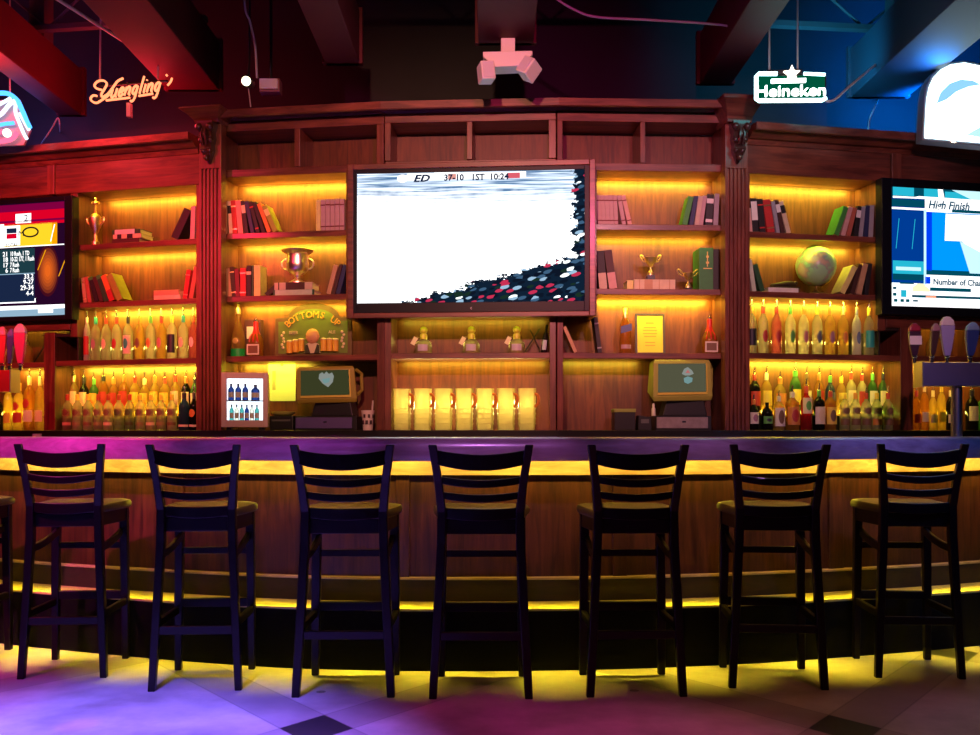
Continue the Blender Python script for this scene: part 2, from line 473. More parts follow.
# centre right bay
r = cab(BCR, 'bookcase', 'wooden bookcase bay right of the big TV, holding small trophies and green book box')
zh3 = BCR.z(122.5, 640)
s, ZS['CR0'] = shelf(BCR, r, 592, 723, 163.5, 660, .05)
s, ZS['CR1'] = shelf(BCR, r, 592, 723, 224.5, 660)
s, ZS['CR2'] = shelf(BCR, r, 592, 723, 289, 660)
s, ZS['CR3'] = shelf(BCR, r, 562, 723, 352.9, 640)
stile(BCR, r, 557, 563, ZC, ZS['CR3']+.28)
stile(BCR, r, 591, 596.5, ZS['CR3']+.24, ZS['CR0']-.05)
stile(BCR, r, 722.5, 732, ZC, zh3)
stile(BCR, r, 557, 562.5, ZS['CR0']-.03, zh3); stile(BCR, r, 640, 645, ZS['CR0'], zh3)
MB().box(BCR.u(557), BCR.u(592), 0, .1, ZS['CR0']-.05, ZS['CR0']).obj('rail', WH, r, bevel=.003)
back(BCR, r, 557, 722.5, ZC, zh3)
MB().box(BCR.u(557), BCR.u(732), -.012, DEP, zh3, zh3+.06).obj('rail', WH, r, bevel=.003)

# right bay
r = cab(BR, 'bookcase', 'wooden bookcase bay holding a globe, between right fluted pilaster and right TV')
zt2 = BR.z(177, 800)
s, ZS['R1'] = shelf(BR, r, 746, 878, 231.8, 760)
s, ZS['R2'] = shelf(BR, r, 746, 878, 291.3, 760)
s, ZS['R3'] = shelf(BR, r, 746, 901, 353, 760)
stile(BR, r, 741, 749, ZC, zt2)
stile(BR, r, 876.5, 884.5, ZS['R3']+.165, zt2)
stile(BR, r, 899.5, 912, ZC, ZS['R3']+.20)
stile(BR, r, 879, 880.6, ZS['R3'], ZS['R3']+.165, front=.004, name='shade_partition', m=WD)  # added partition that blocks the shelf strips from this recess
MB().box(BR.u(880.6), BR.u(899), .004, DEP, ZS['R3']+.17, ZS['R3']+.19).obj('shade_lid', WD, r)  # added lid over the shaded recess
MB().box(BR.u(866), BR.u(899), DEP-.012, DEP, ZS['R3'], ZS['R3']+.17).obj('shade_backing', WD, r)  # dark backing standing in for shade in the recess
back(BR, r, 741, 912, ZC, zt2)
MB().box(BR.u(741), BR.u(889), -.015, DEP, zt2, zcb).obj('frieze_panel', WH, r, bevel=.004)
MB().box(BR.u(889.5), BR.u(899), -.03, 0, zt2, zcb).obj('divider', WV, r, bevel=.003)
# far right bay
r = cab(BR, 'bookcase', 'wooden cabinet bay behind the right TV and the beer taps')
s, ZS['RR3'] = shelf(BR, r, 912, 1049, 356, 930)
stile(BR, r, 1042, 1049, ZC, zt2)
back(BR, r, 912, 1042, ZC, ZS['RR3']+.36)
MB().box(BR.u(899.5), BR.u(1049), -.015, DEP, zt2, zcb).obj('frieze_panel', WH, r, bevel=.004)
MB().box(BR.u(885), BR.u(1049), .06, .08, ZS['RR3']+.36, zt2).obj('mounting_board', WH, r)
zr = BR.z(323, 930)
MB().box(BR.u(885), BR.u(1049), -.012, .05, zr-.04, zr+.07).obj('rail', WH, r, bevel=.003)

# crown mouldings
def crown(bays, z0, z1, e0=0, e1=0):
    prof = [(.30, z0), (-.02, z0), (-.03, z0+.03), (-.05, z0+.045), (-.055, z0+.3*(z1-z0)), (-.10, z0+.62*(z1-z0)), (-.14, z1-.05),
            (-.15, z1-.045), (-.15, z1), (.30, z1)]
    fr = []
    for i, (b, p0, p1) in enumerate(bays):
        q = b.P(b.u(p0), 0, 0); fr.append((q, b.N))
        if i == len(bays)-1:
            q = b.P(b.u(p1), 0, 0); fr.append((q, b.N))
    return MB().sweep(prof, fr)
struct(crown([(BL, -69, 200)], zcb, 3.14).obj('trim_1', WH))
struct(crown([(BCL, 226.5, 384.5), (BC, 384.5, 556.5), (BCR, 556.5, 718.5)], zh2+.06, 3.27).obj('trim_2', WH))
struct(crown([(BR, 746, 1048)], zcb, 3.14).obj('trim_3', WH))

# fluted pilasters
def pilaster(b0, b1, px, label):
    uu = b0.u(px, -.09); pos = b0.P(uu, 0, 0)
    rot = (b0.rot + b1.rot)/2
    t = thing('pilaster', label, 'column', (pos[0], pos[1], 0), rot)
    s = pos[1]/F; w = 23.5*s/2
    ztop = WZ(150, pos[1]); zfl = WZ(172, pos[1])
    # shaft outline with flutes cut into its face
    pl = [(-w, -.016), (-w, -.09)]
    nf = 5; pitch = 2*(w-.012)/nf
    for k in range(nf):
        c = -w + .012 + pitch*(k+.5); h = pitch*.33
        pl += [(c-h, -.09), (c-h*.6, -.075), (c+h*.6, -.075), (c+h, -.09)]
    pl += [(w, -.09), (w, -.016)]
    m = MB().prismz(pl, ZC, zfl)
    m.obj('shaft', WV, t)
    MB().box(-w, w, -.09, -.016, zfl, WZ(118, pos[1])).obj('shaft_head', WV, t, bevel=.004)
    # capital: stepped flare
    ytop = 105 if px < 400 else 94
    zc0, zc1 = WZ(124, pos[1]-.1), WZ(ytop, pos[1]-.24)
    h = zc1-zc0; W = w*1.85
    cp = [(w*1.05, .14, zc0), (w*1.1, .145, zc0+.12*h), (w*1.12, .155, zc0+.25*h), (w*1.4, .195, zc0+.55*h), (W*.93, .23, zc0+.80*h), (W, .24, zc0+.84*h), (W, .24, zc1)]
    MB().bar([[(-a, -d, z), (a, -d, z), (a, .05, z), (-a, .05, z)] for a, d, z in cp]).obj('capital', WH, t, bevel=.003)
    # carved corbel under the capital
    CARV = mat('carved dark wood', (.05, .018, .014), .35, coat=.4)
    c = MB()
    zb = WZ(168, pos[1]); H = zc0 - zb
    prof = [(1.0, .17, 1.0), (.95, .165, .9), (.72, .13, .75), (.85, .15, .62), (.6, .11, .45), (.72, .13, .33), (.42, .085, .18), (.3, .06, .1), (.12, .02, 0)]
    rings = [[(-a*w*.72, -.085-d*.55, zb+k*H), (a*w*.72, -.085-d*.55, zb+k*H), (a*w*.72, -.08, zb+k*H), (-a*w*.72, -.08, zb+k*H)] for a, d, k in reversed(prof)]
    c.bar(rings)
    for sx in (-1, 1):
        c.ball((sx*w*.5, -.17, zb+.86*H), w*.33, 10); c.ball((sx*w*.42, -.15, zb+.55*H), w*.26, 10)
        c.ball((sx*w*.28, -.135, zb+.3*H), w*.26, 10)
        c.tube([(sx*w*.1, -.18, zb+.8*H), (sx*w*.2, -.19, zb+.65*H), (sx*w*.15, -.165, zb+.42*H)], w*.1, 6)
    c.ball((0, -.14, zb+.12*H), w*.27, 10); c.ball((0, -.17, zb+.68*H), w*.24, 10, sz=1.6)
    c.obj('corbel', CARV, t, smooth=True)
pilaster(BL, BCL, 209.5, 'fluted wooden pilaster lit red, with carved corbel, under the red script neon sign')
pilaster(BCR, BR, 735.5, 'fluted wooden pilaster with carved corbel, below the green lit sign')

# back counter and base cabinet
fr = []
for b, p in ((BL, -69), (BCL, 209.5), (BC, 384.5), (BC, 556.5), (BCR, 735.5), (BR, 1049)):
    q = b.P(b.u(p), 0, 0)
    nn = {209.5: (BL.N+BCL.N), 384.5: (BCL.N+BC.N), 556.5: (BC.N+BCR.N), 735.5: (BCR.N+BR.N)}.get(p, b.N*1.0)
    fr.append((q, nn.normalized()))
t = thing('back_counter', 'black back bar counter running the whole width below the bottles', 'counter', (0, 0, 0))
MB().sweep([(-.20, ZC-.045), (-.20, ZC), (DEP+.02, ZC), (DEP+.02, ZC-.045)], fr).obj('worktop', BLK, t, bevel=.004)
MB().sweep([(-.15, 0), (-.15, ZC-.045), (DEP+.02, ZC-.045), (DEP+.02, 0)], fr).obj('base_cabinet', DARK, t)

# --------------------------------------------------------------- the bar
TAB = [(-260, 6.5), (-130, 5.95), (0, 5.42), (130, 5.10), (260, 4.88), (370, 4.80), (480, 4.785), (610, 4.82), (740, 4.93), (860, 5.11), (980, 5.36), (1110, 5.78), (1240, 6.3)]
def barD(px):
    for i in range(1, len(TAB)-2):
        if TAB[i][0] <= px <= TAB[i+1][0]:
            (x0,a),(x1,b),(x2,c),(x3,d) = TAB[i-1:i+3]; t = (px-x1)/(x2-x1)
            m1 = (c-a)/(x2-x0)*(x2-x1); m2 = (d-b)/(x3-x1)*(x2-x1)
            return (2*t**3-3*t*t+1)*b + (t**3-2*t*t+t)*m1 + (-2*t**3+3*t*t)*c + (t**3-t*t)*m2
def barP(px): D = barD(px); return Vector((WX(px, D), D))
def barN(px):
    t = barP(px+4) - barP(px-4); t.normalize(); return Vector((-t.y, t.x))
def frames(p0, p1, step=18):
    n = max(2, round((p1-p0)/step)); return [(barP(p0+(p1-p0)*i/n), barN(p0+(p1-p0)*i/n)) for i in range(n+1)]
FB = frames(-120, 1100)
t = thing('bar_counter', 'long curved wooden bar with padded arm rail, panelled front and black foot ledge', 'bar', (0, 0, 0))
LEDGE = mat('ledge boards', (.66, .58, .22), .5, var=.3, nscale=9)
MB().sweep([(0, 0), (0, .286), (.26, .286), (.26, 0)], FB).obj('kick_board', mat('black kick paint', (.004, .004, .005), .9, spec=.1), t)
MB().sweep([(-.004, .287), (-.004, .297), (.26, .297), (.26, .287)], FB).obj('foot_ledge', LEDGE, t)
MB().sweep([(.24, .297), (.24, 1.0), (.28, 1.0), (.28, .297)], FB).obj('front_panel', WP, t)
MB().sweep([(.215, .297), (.215, .405), (.224, .415), (.24, .415), (.24, .297)], FB).obj('baseboard', WD, t)
MB().sweep([(.206, .406), (.206, .414), (.216, .418), (.24, .418), (.24, .406)], FB).obj('lit_edge_strip', WF, t)  # lit baseboard edge put in as a pale strip
MB().sweep([(.18, .931), (.18, 1.02), (.24, 1.02), (.24, .931)], FB).obj('fascia', WF, t)
MB().sweep([(.05, 1.03), (.05, 1.085), (1.0, 1.085), (1.0, 1.03)], FB).obj('bar_top', WR, t)
rail = [(.10, 1.03), (.10, 1.095), (.075, 1.113), (.04, 1.121), (.005, 1.119), (-.02, 1.108), (-.036, 1.088), (-.04, 1.062), (-.04, 1.02), (-.034, 1.006), (-.015, 1.006), (-.012, 1.03)]
MB().sweep(rail, FB).obj('arm_rail', WR, t, smooth=True)
MB().sweep([(1.0, .0), (1.0, 1.03), (.96, 1.03), (.96, .0)], FB).obj('inner_panel', DARK, t)
for px in (-95, 150, 396, 632, 864, 1090):
    d = 7.5 if px != 150 else 6
    fr = frames(px-d, px+d, 6)
    MB().sweep([(.222, .415), (.222, .931), (.24, .931), (.24, .415)], fr).obj('stile', WP, t, bevel=.003)

for (p0, p1) in [(-120+87*i, -120+87*(i+1)) for i in range(14)]:
    a, b, n = barP(p0), barP(p1), barN((p0+p1)/2)
    def q(P, d, z): return (P.x+n.x*d, P.y+n.y*d, z)
    L = (b-a).length
    strip('bar_led_strip', q(a, .03, 1.026), q(b, .03, 1.026), (n.x, n.y, -.62), .018, BAR_UP*L, (1.0, .58, .08), 150)
    strip('bar_led_strip', q(a, -.018, 1.004), q(b, -.018, 1.004), (-.12*n.x, -.12*n.y, -1), .015, BAR_DN*L, (1.0, .76, .03), 44)
# --------------------------------------------------------------- bar stools
def make_stool(label):
    t = thing('bar_stool', label, 'bar stool', group=None)
    def leg(sx, front):
        m = MB()
        if front:
            m.bar([(sx*.190, .172, 0, .034, .034), (sx*.187, .17, .35, .04, .04), (sx*.182, .165, .765, .044, .044)])
        else:
            m.bar([(sx*.206, -.225, 0, .034, .034), (sx*.192, -.212, .25, .038, .038), (sx*.171, -.195, .66, .039, .046), (sx*.169, -.198, .80, .038, .042),
                   (sx*.182, -.225, .93, .036, .034), (sx*.206, -.265, 1.090, .036, .028)])
        m.obj('leg', STOOL, t, bevel=.004)
    for sx in (-1, 1): leg(sx, True); leg(sx, False)
    def slat(zc, h, y, half, dip, bow, name='back_slat'):
        m = MB(); n = 10; rings = []
        for i in range(n+1):
            q = -1 + 2*i/n; x = q*half
            zz = zc - dip*(1-q*q); yy = y - bow*(1-q*q)
            hh = h*(1+.12*(1-q*q))
            rings.append([(x, yy-.009, zz-hh/2), (x, yy+.009, zz-hh/2), (x, yy+.009, zz+hh/2), (x, yy-.009, zz+hh/2)])
        m.bar(rings); m.obj(name, STOOL, t, bevel=.003)
    slat(1.036, .062, -.252, .186, .022, .032, 'crest_rail')
    slat(.938, .030, -.230, .170, .016, .026)
    slat(.872, .030, -.214, .162, .013, .022)
    slat(.795, .045, -.200, .155, .008, .016)
    # seat: frame and padded top
    def plan(f, b, y0, y1):
        return [(-b, y0), (b, y0), (f*1.0, y1-.03), (f*.93, y1), (-f*.93, y1), (-f, y1-.03)]
    MB().prismz(plan(.200, .165, -.185, .185), .70, .765).obj('seat_frame', STOOL, t, bevel=.004)
    m = MB(); rings = []
    pts = [(-.185, -.185), (-.06, -.192), (.06, -.192), (.185, -.185), (.20, -.1), (.222, .11), (.218, .185), (.18, .215), (0, .225), (-.18, .215), (-.218, .185), (-.222, .11), (-.20, -.1)]
    k = len(pts); vs = []; fs = []
    for s, z in ((.97, .766), (1, .774), (1, .792), (.97, .803), (.85, .810), (.5, .813)):
        vs += [(x*s, y*s + .01*(1-s), z) for x, y in pts]
    for i in range(5):
        for j in range(k): fs.append((i*k+j, i*k+(j+1) % k, (i+1)*k+(j+1) % k, (i+1)*k+j))
    fs += [tuple(range(k-1, -1, -1)), tuple(range(5*k, 6*k))]
    m.add(vs, fs); m.obj('seat', VINYL, t, smooth=True)
    def st(a, b, w, h):
        a, b = Vector(a), Vector(b); d = (b-a).normalized(); s_ = Vector((-d.y, d.x, 0)).normalized()*w/2; u_ = Vector((0, 0, h/2))
        MB().bar([[tuple(p-s_-u_), tuple(p+s_-u_), tuple(p+s_+u_), tuple(p-s_+u_)] for p in (a, b)]).obj('stretcher', STOOL, t, bevel=.003)
    st((-.186, .17, .325), (.186, .17, .325), .028, .042)
    st((-.19, -.212, .265), (.19, -.212, .265), .022, .036)
    st((-.184, .168, .575), (.184, .168, .575), .02, .032)
    for sx in (-1, 1):
        st((sx*.190, -.21, .292), (sx*.189, .17, .292), .022, .034)
        # arched side brace that drops away from the back leg
        pts = [(sx*.172, -.19 + .355*i/8, .60 + .055*math.sin(math.pi*i/8)*0 + .05*(i/8)**2) for i in range(9)]
        MB().bar([[(x-.010, y, z-.018), (x+.010, y, z-.018), (x+.010, y, z+.018), (x-.010, y, z+.018)] for x, y, z in pts]).obj('stretcher', STOOL, t, bevel=.003)
    return t
STOOLS = [  # rear feet left and right (pixel x, floor line y)
    ((26, 671), (108, 678), 'dark slat-back bar stool with magenta and blue sheen, leftmost one shown whole'),
    ((156, 682), (240, 690), 'dark slat-back bar stool below the small glass-door fridge'),
    ((299, 694), (390, 697.5), 'dark slat-back bar stool below the left cash register and drawer'),
    ((434, 698), (528, 699), 'dark slat-back bar stool in the middle, below the lit clear pitchers'),
    ((591, 699), (685, 694), 'dark slat-back bar stool below the left edge of the right cash register'),
    ((737, 688.5), (826, 682), 'dark slat-back bar stool below the right fluted pilaster and mixed liquor bottles'),
    ((880, 677), (961, 669), 'dark slat-back bar stool with blue lit crest, in front of the right beer taps')]
proto = None
def put_stool(mx, my, rz, label, sq=1):
    global proto
    if proto is None: proto = make_stool(label); o = proto
    else: o = copy_tree(proto); o['label'] = label
    # (mx,my) is the middle of the rear feet, which sit at local y = -.225
    o.location = (mx + math.sin(rz)*-.225*1 if False else mx - math.sin(rz)*.225, my + math.cos(rz)*.225, 0)
    o.scale = (sq, 1, 1); o.rotation_euler = (0, 0, rz); o['group'] = 'bar stools lined up along the bar'
put_stool(-2.71, 4.86, R(2), 'dark bar stool cut off by the left edge, only seat side and legs showing')
for ((ax, ay), (bx, by), lab), ya, sh, dx, sq in zip(STOOLS, (4, 3, 0, 0, 1.5, -5, -4), (.07, .08, .02, .0, .0, .06, .10), (.013, .015, 0, 0, -.008, -.035, -.05), (.91, .92, 1, 1, .98, .98, .92)):
    Da, Db = CAM_Z*F/(ay-HY), CAM_Z*F/(by-HY)
    A, B = Vector((WX(ax, Da), Da)), Vector((WX(bx, Db), Db))
    rz = math.atan2(B.y-A.y, B.x-A.x)
    yaw = R(ya); put_stool((A.x+B.x)/2 + dx, (A.y+B.y)/2 - sh, yaw, lab, sq)

# --------------------------------------------------------------- televisions
BEZ = mat('tv bezel', (.005, .006, .012), .4, spec=.2)
def tv_panel(bay, t, pxo, yo, pxs, ys, v0, pref, thick=.07):
    """outer (pxl,pxr),(top,bottom) bezel and inner screen window"""
    u0, u1 = bay.u(pxo[0], v0), bay.u(pxo[1], v0); z0, z1 = bay.z(yo[1], pref, v0), bay.z(yo[0], pref, v0)
    a0, a1 = bay.u(pxs[0], v0), bay.u(pxs[1], v0); b0, b1 = bay.z(ys[1], pref, v0), bay.z(ys[0], pref, v0)
    m = MB().box(u0, u1, v0+.015, v0+thick, z0, z1)
    m.box(u0, a0, v0, v0+.015, z0, z1).box(a1, u1, v0, v0+.015, z0, z1).box(a0, a1, v0, v0+.015, z0, b0).box(a0, a1, v0, v0+.015, b1, z1)
    m.obj('bezel', BEZ, t, bevel=.002)
    return a0, a1, b0, b1

# the big one in the middle
TB = Bay(347, 6.50, 596, 6.37)
t = thing('television', 'big television with glaring white picture of a crowded stadium, in the centre', 'television', TB.root(), TB.rot)
m = MB(); pr = 470
o = [TB.u(347.5), TB.u(595.5), TB.z(317, pr), TB.z(161.5, pr)]; i_ = [TB.u(353), TB.u(589.5), TB.z(312, pr), TB.z(167, pr)]
m.box(o[0], i_[0], 0, .05, o[2], o[3]).box(i_[1], o[1], 0, .05, o[2], o[3]).box(i_[0], i_[1], 0, .05, o[2], i_[2]).box(i_[0], i_[1], 0, .05, i_[3], o[3])
m.obj('wooden_surround', WH, t, bevel=.004)
a0, a1, b0, b1 = tv_panel(TB, t, (353, 589.5), (167, 312), (357, 584.5), (171.5, 302), .012, pr, .06)
def stadium():
    m = bpy.data.materials.new('stadium picture'); m.use_nodes = True
    nt = m.node_tree; nt.nodes.clear(); L = nt.links.new
    def M(op, a, b=None, c=None):
        n = nt.nodes.new('ShaderNodeMath'); n.operation = op
        for i, q in enumerate((a, b, c)):
            if q is None: continue
            if isinstance(q, (int, float)): n.inputs[i].default_value = q
            else: L(q, n.inputs[i])
        return n.outputs[0]
    def mix(f, a, b):
        n = nt.nodes.new('ShaderNodeMix'); n.data_type = 'RGBA'
        if isinstance(f, (int, float)): n.inputs['Factor'].default_value = f
        else: L(f, n.inputs['Factor'])
        for k, q in (('A', a), ('B', b)):
            if isinstance(q, tuple): n.inputs[k].default_value = (*q, 1)
            else: L(q, n.inputs[k])
        return n.outputs['Result']
    tc = nt.nodes.new('ShaderNodeTexCoord'); sp = nt.nodes.new('ShaderNodeSeparateXYZ'); L(tc.outputs['Object'], sp.inputs[0])
    sx = M('DIVIDE', M('SUBTRACT', sp.outputs[0], a0), a1-a0); sy = M('DIVIDE', M('SUBTRACT', sp.outputs[2], b0), b1-b0)
    def noise(scx, scy, sc=1, det=3):
        cb = nt.nodes.new('ShaderNodeCombineXYZ'); L(M('MULTIPLY', sx, scx), cb.inputs[0]); L(M('MULTIPLY', sy, scy), cb.inputs[1])
        n = nt.nodes.new('ShaderNodeTexNoise'); n.inputs['Scale'].default_value = sc; n.inputs['Detail'].default_value = det
        L(cb.outputs[0], n.inputs['Vector']); return n.outputs['Fac']
    wob = M('MULTIPLY', M('SUBTRACT', noise(22, 16), .5), .14)
    d1 = M('ADD', M('SUBTRACT', sy, M('MULTIPLY', M('SUBTRACT', sx, .20), .45)), wob)
    d2 = M('ADD', M('SUBTRACT', .955, sx), wob)
    fr_ = noise(70, 60, 1, 2); d1 = M('ADD', d1, M('MULTIPLY', M('SUBTRACT', fr_, .5), .10)); d2 = M('ADD', d2, M('MULTIPLY', M('SUBTRACT', fr_, .5), .08))
    mask = M('MAXIMUM', M('LESS_THAN', d1, 0), M('LESS_THAN', d2, 0))
    cb = nt.nodes.new('ShaderNodeCombineXYZ'); L(M('ADD', M('MULTIPLY', sx, 21), M('MULTIPLY', sy, 8)), cb.inputs[0]); L(M('SUBTRACT', M('MULTIPLY', sy, 34), M('MULTIPLY', sx, 19)), cb.inputs[1])
    vo = nt.nodes.new('ShaderNodeTexVoronoi'); vo.inputs['Scale'].default_value = 1; L(cb.outputs[0], vo.inputs['Vector'])
    sc = nt.nodes.new('ShaderNodeSeparateColor'); L(vo.outputs['Color'], sc.inputs[0])
    rp = nt.nodes.new('ShaderNodeValToRGB'); e = rp.color_ramp; e.interpolation = 'CONSTANT'
    for p, c in ((0, (.004, .008, .02)), (.45, (.05, .12, .22)), (.6, (.35, .55, .75)), (.7, (1.4, 1.5, 1.5)), (.82, (.6, .03, .09)), (.91, (.01, .03, .02))):
        if p == 0: e.elements[0].color = (*c, 1)
        elif p == .45: e.elements[1].position = p; e.elements[1].color = (*c, 1)
        else: el = e.elements.new(p); el.color = (*c, 1)
    L(sc.outputs[0], rp.inputs['Fac'])
    near = M('LESS_THAN', vo.outputs['Distance'], .52)
    crowd = mix(near, (.005, .015, .035), rp.outputs['Color'])
    streak = nt.nodes.new('ShaderNodeValToRGB'); L(noise(3.5, 60, 1, 5), streak.inputs['Fac'])
    streak.color_ramp.elements[0].position = .40; streak.color_ramp.elements[0].color = (.10, .22, .42, 1)
    streak.color_ramp.elements[1].position = .66; streak.color_ramp.elements[1].color = (1.6, 1.8, 2.0, 1)
    topf = nt.nodes.new('ShaderNodeMapRange'); topf.inputs[1].default_value = .68; topf.inputs[2].default_value = .90
    L(M('ADD', M('ADD', sy, wob), M('MULTIPLY', sx, .05)), topf.inputs[0])
    bg = mix(topf.outputs[0], (2.0, 2.05, 2.1), streak.outputs['Color'])
    pic = mix(mask, bg, crowd)
    em = nt.nodes.new('ShaderNodeEmission'); em.inputs['Strength'].default_value = 1; L(pic, em.inputs['Color'])
    out = nt.nodes.new('ShaderNodeOutputMaterial'); L(em.outputs[0], out.inputs[0])
    return m
sc = MB().box(a0, a1, .018, .0265, b0, b1).obj('screen', stadium(), t)
m = MB()
def srect(m, bay, v, p0, p1, y0, y1, pref, mi=0):
    m.mi = mi
    m.box(bay.u(p0, v), bay.u(p1, v), v, v+.002, bay.z(y1, pref, v), bay.z(y0, pref, v)); return m
srect(m, TB, .0155, 407, 526, 172.5, 179, pr, 0)
srect(m, TB, .0155, 434, 460, 171.8, 179, pr, 0)
m.ball((TB.u(402), .0165, TB.z(176.5, pr)), .035, 14, sy=.02, sz=.75)
srect(m, TB, .0135, 448, 456, 173.5, 179, pr, 2); srect(m, TB, .0135, 508, 520, 173.5, 179, pr, 3)
m.mi = 1
m.text('E', .062, (TB.u(416), .0135, TB.z(180, pr)), .001, shear=.3, sx=1.3, bold=.0025)
m.text('D', .062, (TB.u(424), .0135, TB.z(180, pr)), .001, shear=.3, sx=1.3, bold=.0025)
m.text('37-10   1ST  10:24', .056, (TB.u(476), .0135, TB.z(179.5, pr)), .001, sx=1.0, bold=.0018)
m.obj('score_banner', [emis('screen white', (1, 1, 1), 1.6), emis('screen navy', (.01, .02, .06), 1), emis('screen pink', (.8, .35, .3), 1), emis('screen rose', (.75, .12, .16), 1)], sc)
MB().text('c', .03, (TB.u(471), .0115, TB.z(309, pr)), .001).obj('maker_mark', mat('bezel print', (.6, .6, .62), .4), t)

# left
t = thing('television', 'television at left edge showing football statistics over red and orange graphics', 'television', BL.root(), BL.rot)
V = -.09; pr = 40
a0, a1, b0, b1 = tv_panel(BL, t, (-150, 72), (197.5, 320), (-142, 64.5), (202, 315.5), V, pr, .075)
EL = [emis('screen black plum', (.02, .002, .02), 1), emis('screen red', (.75, .0, .02), 1), emis('screen white', (1, 1, 1), 1.6), emis('screen yellow', (1.0, .62, .02), 1.15),
      emis('screen teal', (.012, .045, .06), 1), emis('screen orange', (.85, .13, .0), 1), emis('screen pale blue', (.30, .47, .62), 1), emis('screen maroon', (.22, .0, .05), 1), emis('screen navy', (.01, .02, .06), 1),
      emis('screen amber', (1, .40, .0), 1)] + [emis('screen glow ring '+'abcdefg'[j], (.06+.13*j, .004+.022*j, .012), 1) for j in range(7)]
sc = MB().box(a0, a1, V+.006, V+.0145, b0, b1).obj('screen', EL[0], t)
m = MB()
def L_(p0, p1, y0, y1, mi, k=0): srect(m, BL, V+.0035-k*.001, p0, p1, y0, y1, pr, mi)
L_(-142, 64, 203, 210, 7); L_(-142, 64, 210, 224, 1); L_(-142, 64, 219, 221, 7, 1)
L_(-142, 52, 223, 246, 3); L_(52, 57, 223, 245, 9); L_(-142, 4, 222, 246, 2, 1)
L_(15.5, 31, 212.5, 222, 2, 1); L_(3, 20, 224, 244, 2, 1)
L_(6.5, 16.5, 226.5, 231.5, 8, 2); L_(6.5, 16.5, 232, 237, 1, 2)
L_(-142, 64, 245, 246, 2, 1); L_(-142, 34.5, 247.5, 273, 4); L_(-142, 34.5, 272.3, 273.2, 6, 1); L_(-142, 34.5, 273, 301, 8)
L_(-142, 35, 301, 302.2, 2, 1); L_(34.5, 35.5, 298, 302.2, 2, 1)
L_(-142, 65, 305, 309, 2); L_(-142, 65, 309, 315.5, 6); L_(38, 53, 306, 313, 2, 1)
# orange glow panel: a tall rounded slab with two pale slashes
m.mi = 5
for j in range(7):
    m.mi = 10+j; sc_ = 1.18-.15*j
    m.add([(BL.u(47.5+9.5*sc_*math.cos(q), V), V+.0040-.0003*j, BL.z(271+22*sc_*math.sin(q), pr, V)) for q in [2*math.pi*i/24 for i in range(24)]], [tuple(range(24))])
m.mi = 9
for p, y in ((37, 270), (58, 277)):
    m.add([(BL.u(p, V), V+.0022, BL.z(y, pr, V)), (BL.u(p+1, V), V+.0022, BL.z(y, pr, V)), (BL.u(p+9, V), V+.0022, BL.z(y-20, pr, V)), (BL.u(p+8, V), V+.0022, BL.z(y-20, pr, V))], [(0, 1, 2, 3)])
m.mi = 2
m.add([(BL.u(p, V), V+.0012, BL.z(y, pr, V)) for p, y in ((50, 242), (51, 242), (55, 225), (54, 225))], [(0, 1, 2, 3)])
m.obj('screen_graphics', EL, sc)
LW = [emis('screen white', (1, 1, 1), 1.6), emis('screen ink', (.01, .008, .01), 1)]
def T_(s_, px, y, h, mi, al='LEFT', sx=1):
    m = MB(); m.mi = mi; m.text(s_, h*BL.m(px)*1.38, (BL.u(px, V), V+.0005, BL.z(y, pr, V)), .001, al, sx=sx, bold=.0004); m.obj('screen_lettering', LW, sc)
for s_, s2_, y in (('21', '10 Rush, 1 TD', 254.5), ('18', '10-22 177, 1 Rush', 260), ('17', '7 Rush', 265.6), ('6', '7 Rush', 271)):
    T_(s_, 8, y, 4.6, 0, 'RIGHT'); T_(s2_, 10, y, 4.6, 0, sx=.60)
for s_, y in (('33.2', 278), ('9-27', 283.6), ('29-34', 289.2), ('4-4', 295)): T_(s_, 33.5, y, 4.8, 0, 'RIGHT')
T_('TOTAL', 5, 245, 3.4, 1); T_('2', 24, 220.5, 7, 1)
m = MB(); m.mi = 1
m.tube([(BL.u(30.5+7.5*math.cos(q), V), V+.001, BL.z(231.5+4.6*math.sin(q), pr, V)) for q in [2*math.pi*i/28 for i in range(29)]], .006, 5)
m.text('M', .055, (BL.u(30), V+.0005, BL.z(235, pr, V)), .001, sx=1.2)
m.obj('screen_emblem', LW, sc)

# right
t = thing('television', 'television at right edge showing blue and white sports news graphics', 'television', BR.root(), BR.rot)
pr = 935
a0, a1, b0, b1 = tv_panel(BR, t, (882, 1105), (180.5, 315.5), (892, 1097), (189, 307), V, pr, .075)
ER = [emis('screen deep blue', (.0, .045, .30), 1), emis('screen bright blue', (.0, .28, 1.0), 1.2), emis('screen white', (1, 1, 1), 1.6), emis('screen cyan', (.02, .50, .68), 1),
      emis('screen dark teal', (.0, .07, .12), 1), emis('screen ice', (.55, .85, .95), 1.2), emis('screen royal', (.0, .05, .85), 1.1), emis('screen straw', (.95, .85, .5), 1.2), emis('screen coral', (1, .35, .2), 1.2)]
sc = MB().box(a0, a1, V+.006, V+.0145, b0, b1).obj('screen', ER[0], t)
m = MB()
def R_(p0, p1, y0, y1, mi, k=0): srect(m, BR, V+.0035-k*.0008, p0, p1, y0, y1, pr, mi)
def Q_(pts, mi, k=0):
    m.mi = mi; m.add([(BR.u(p, V), V+.0035-k*.0008, BR.z(y, pr, V)) for p, y in pts], [tuple(range(len(pts)))])
R_(892, 1097, 189, 200, 4); R_(893, 914, 189, 197.5, 3, 1); R_(924, 940, 189, 199, 3, 1)
Q_([(939, 200), (945, 200), (943, 189), (938, 189)], 2, 2); Q_([(952, 189), (975, 199), (1010, 199), (985, 189)], 5, 2); R_(945, 1097, 191, 200, 3, 1)
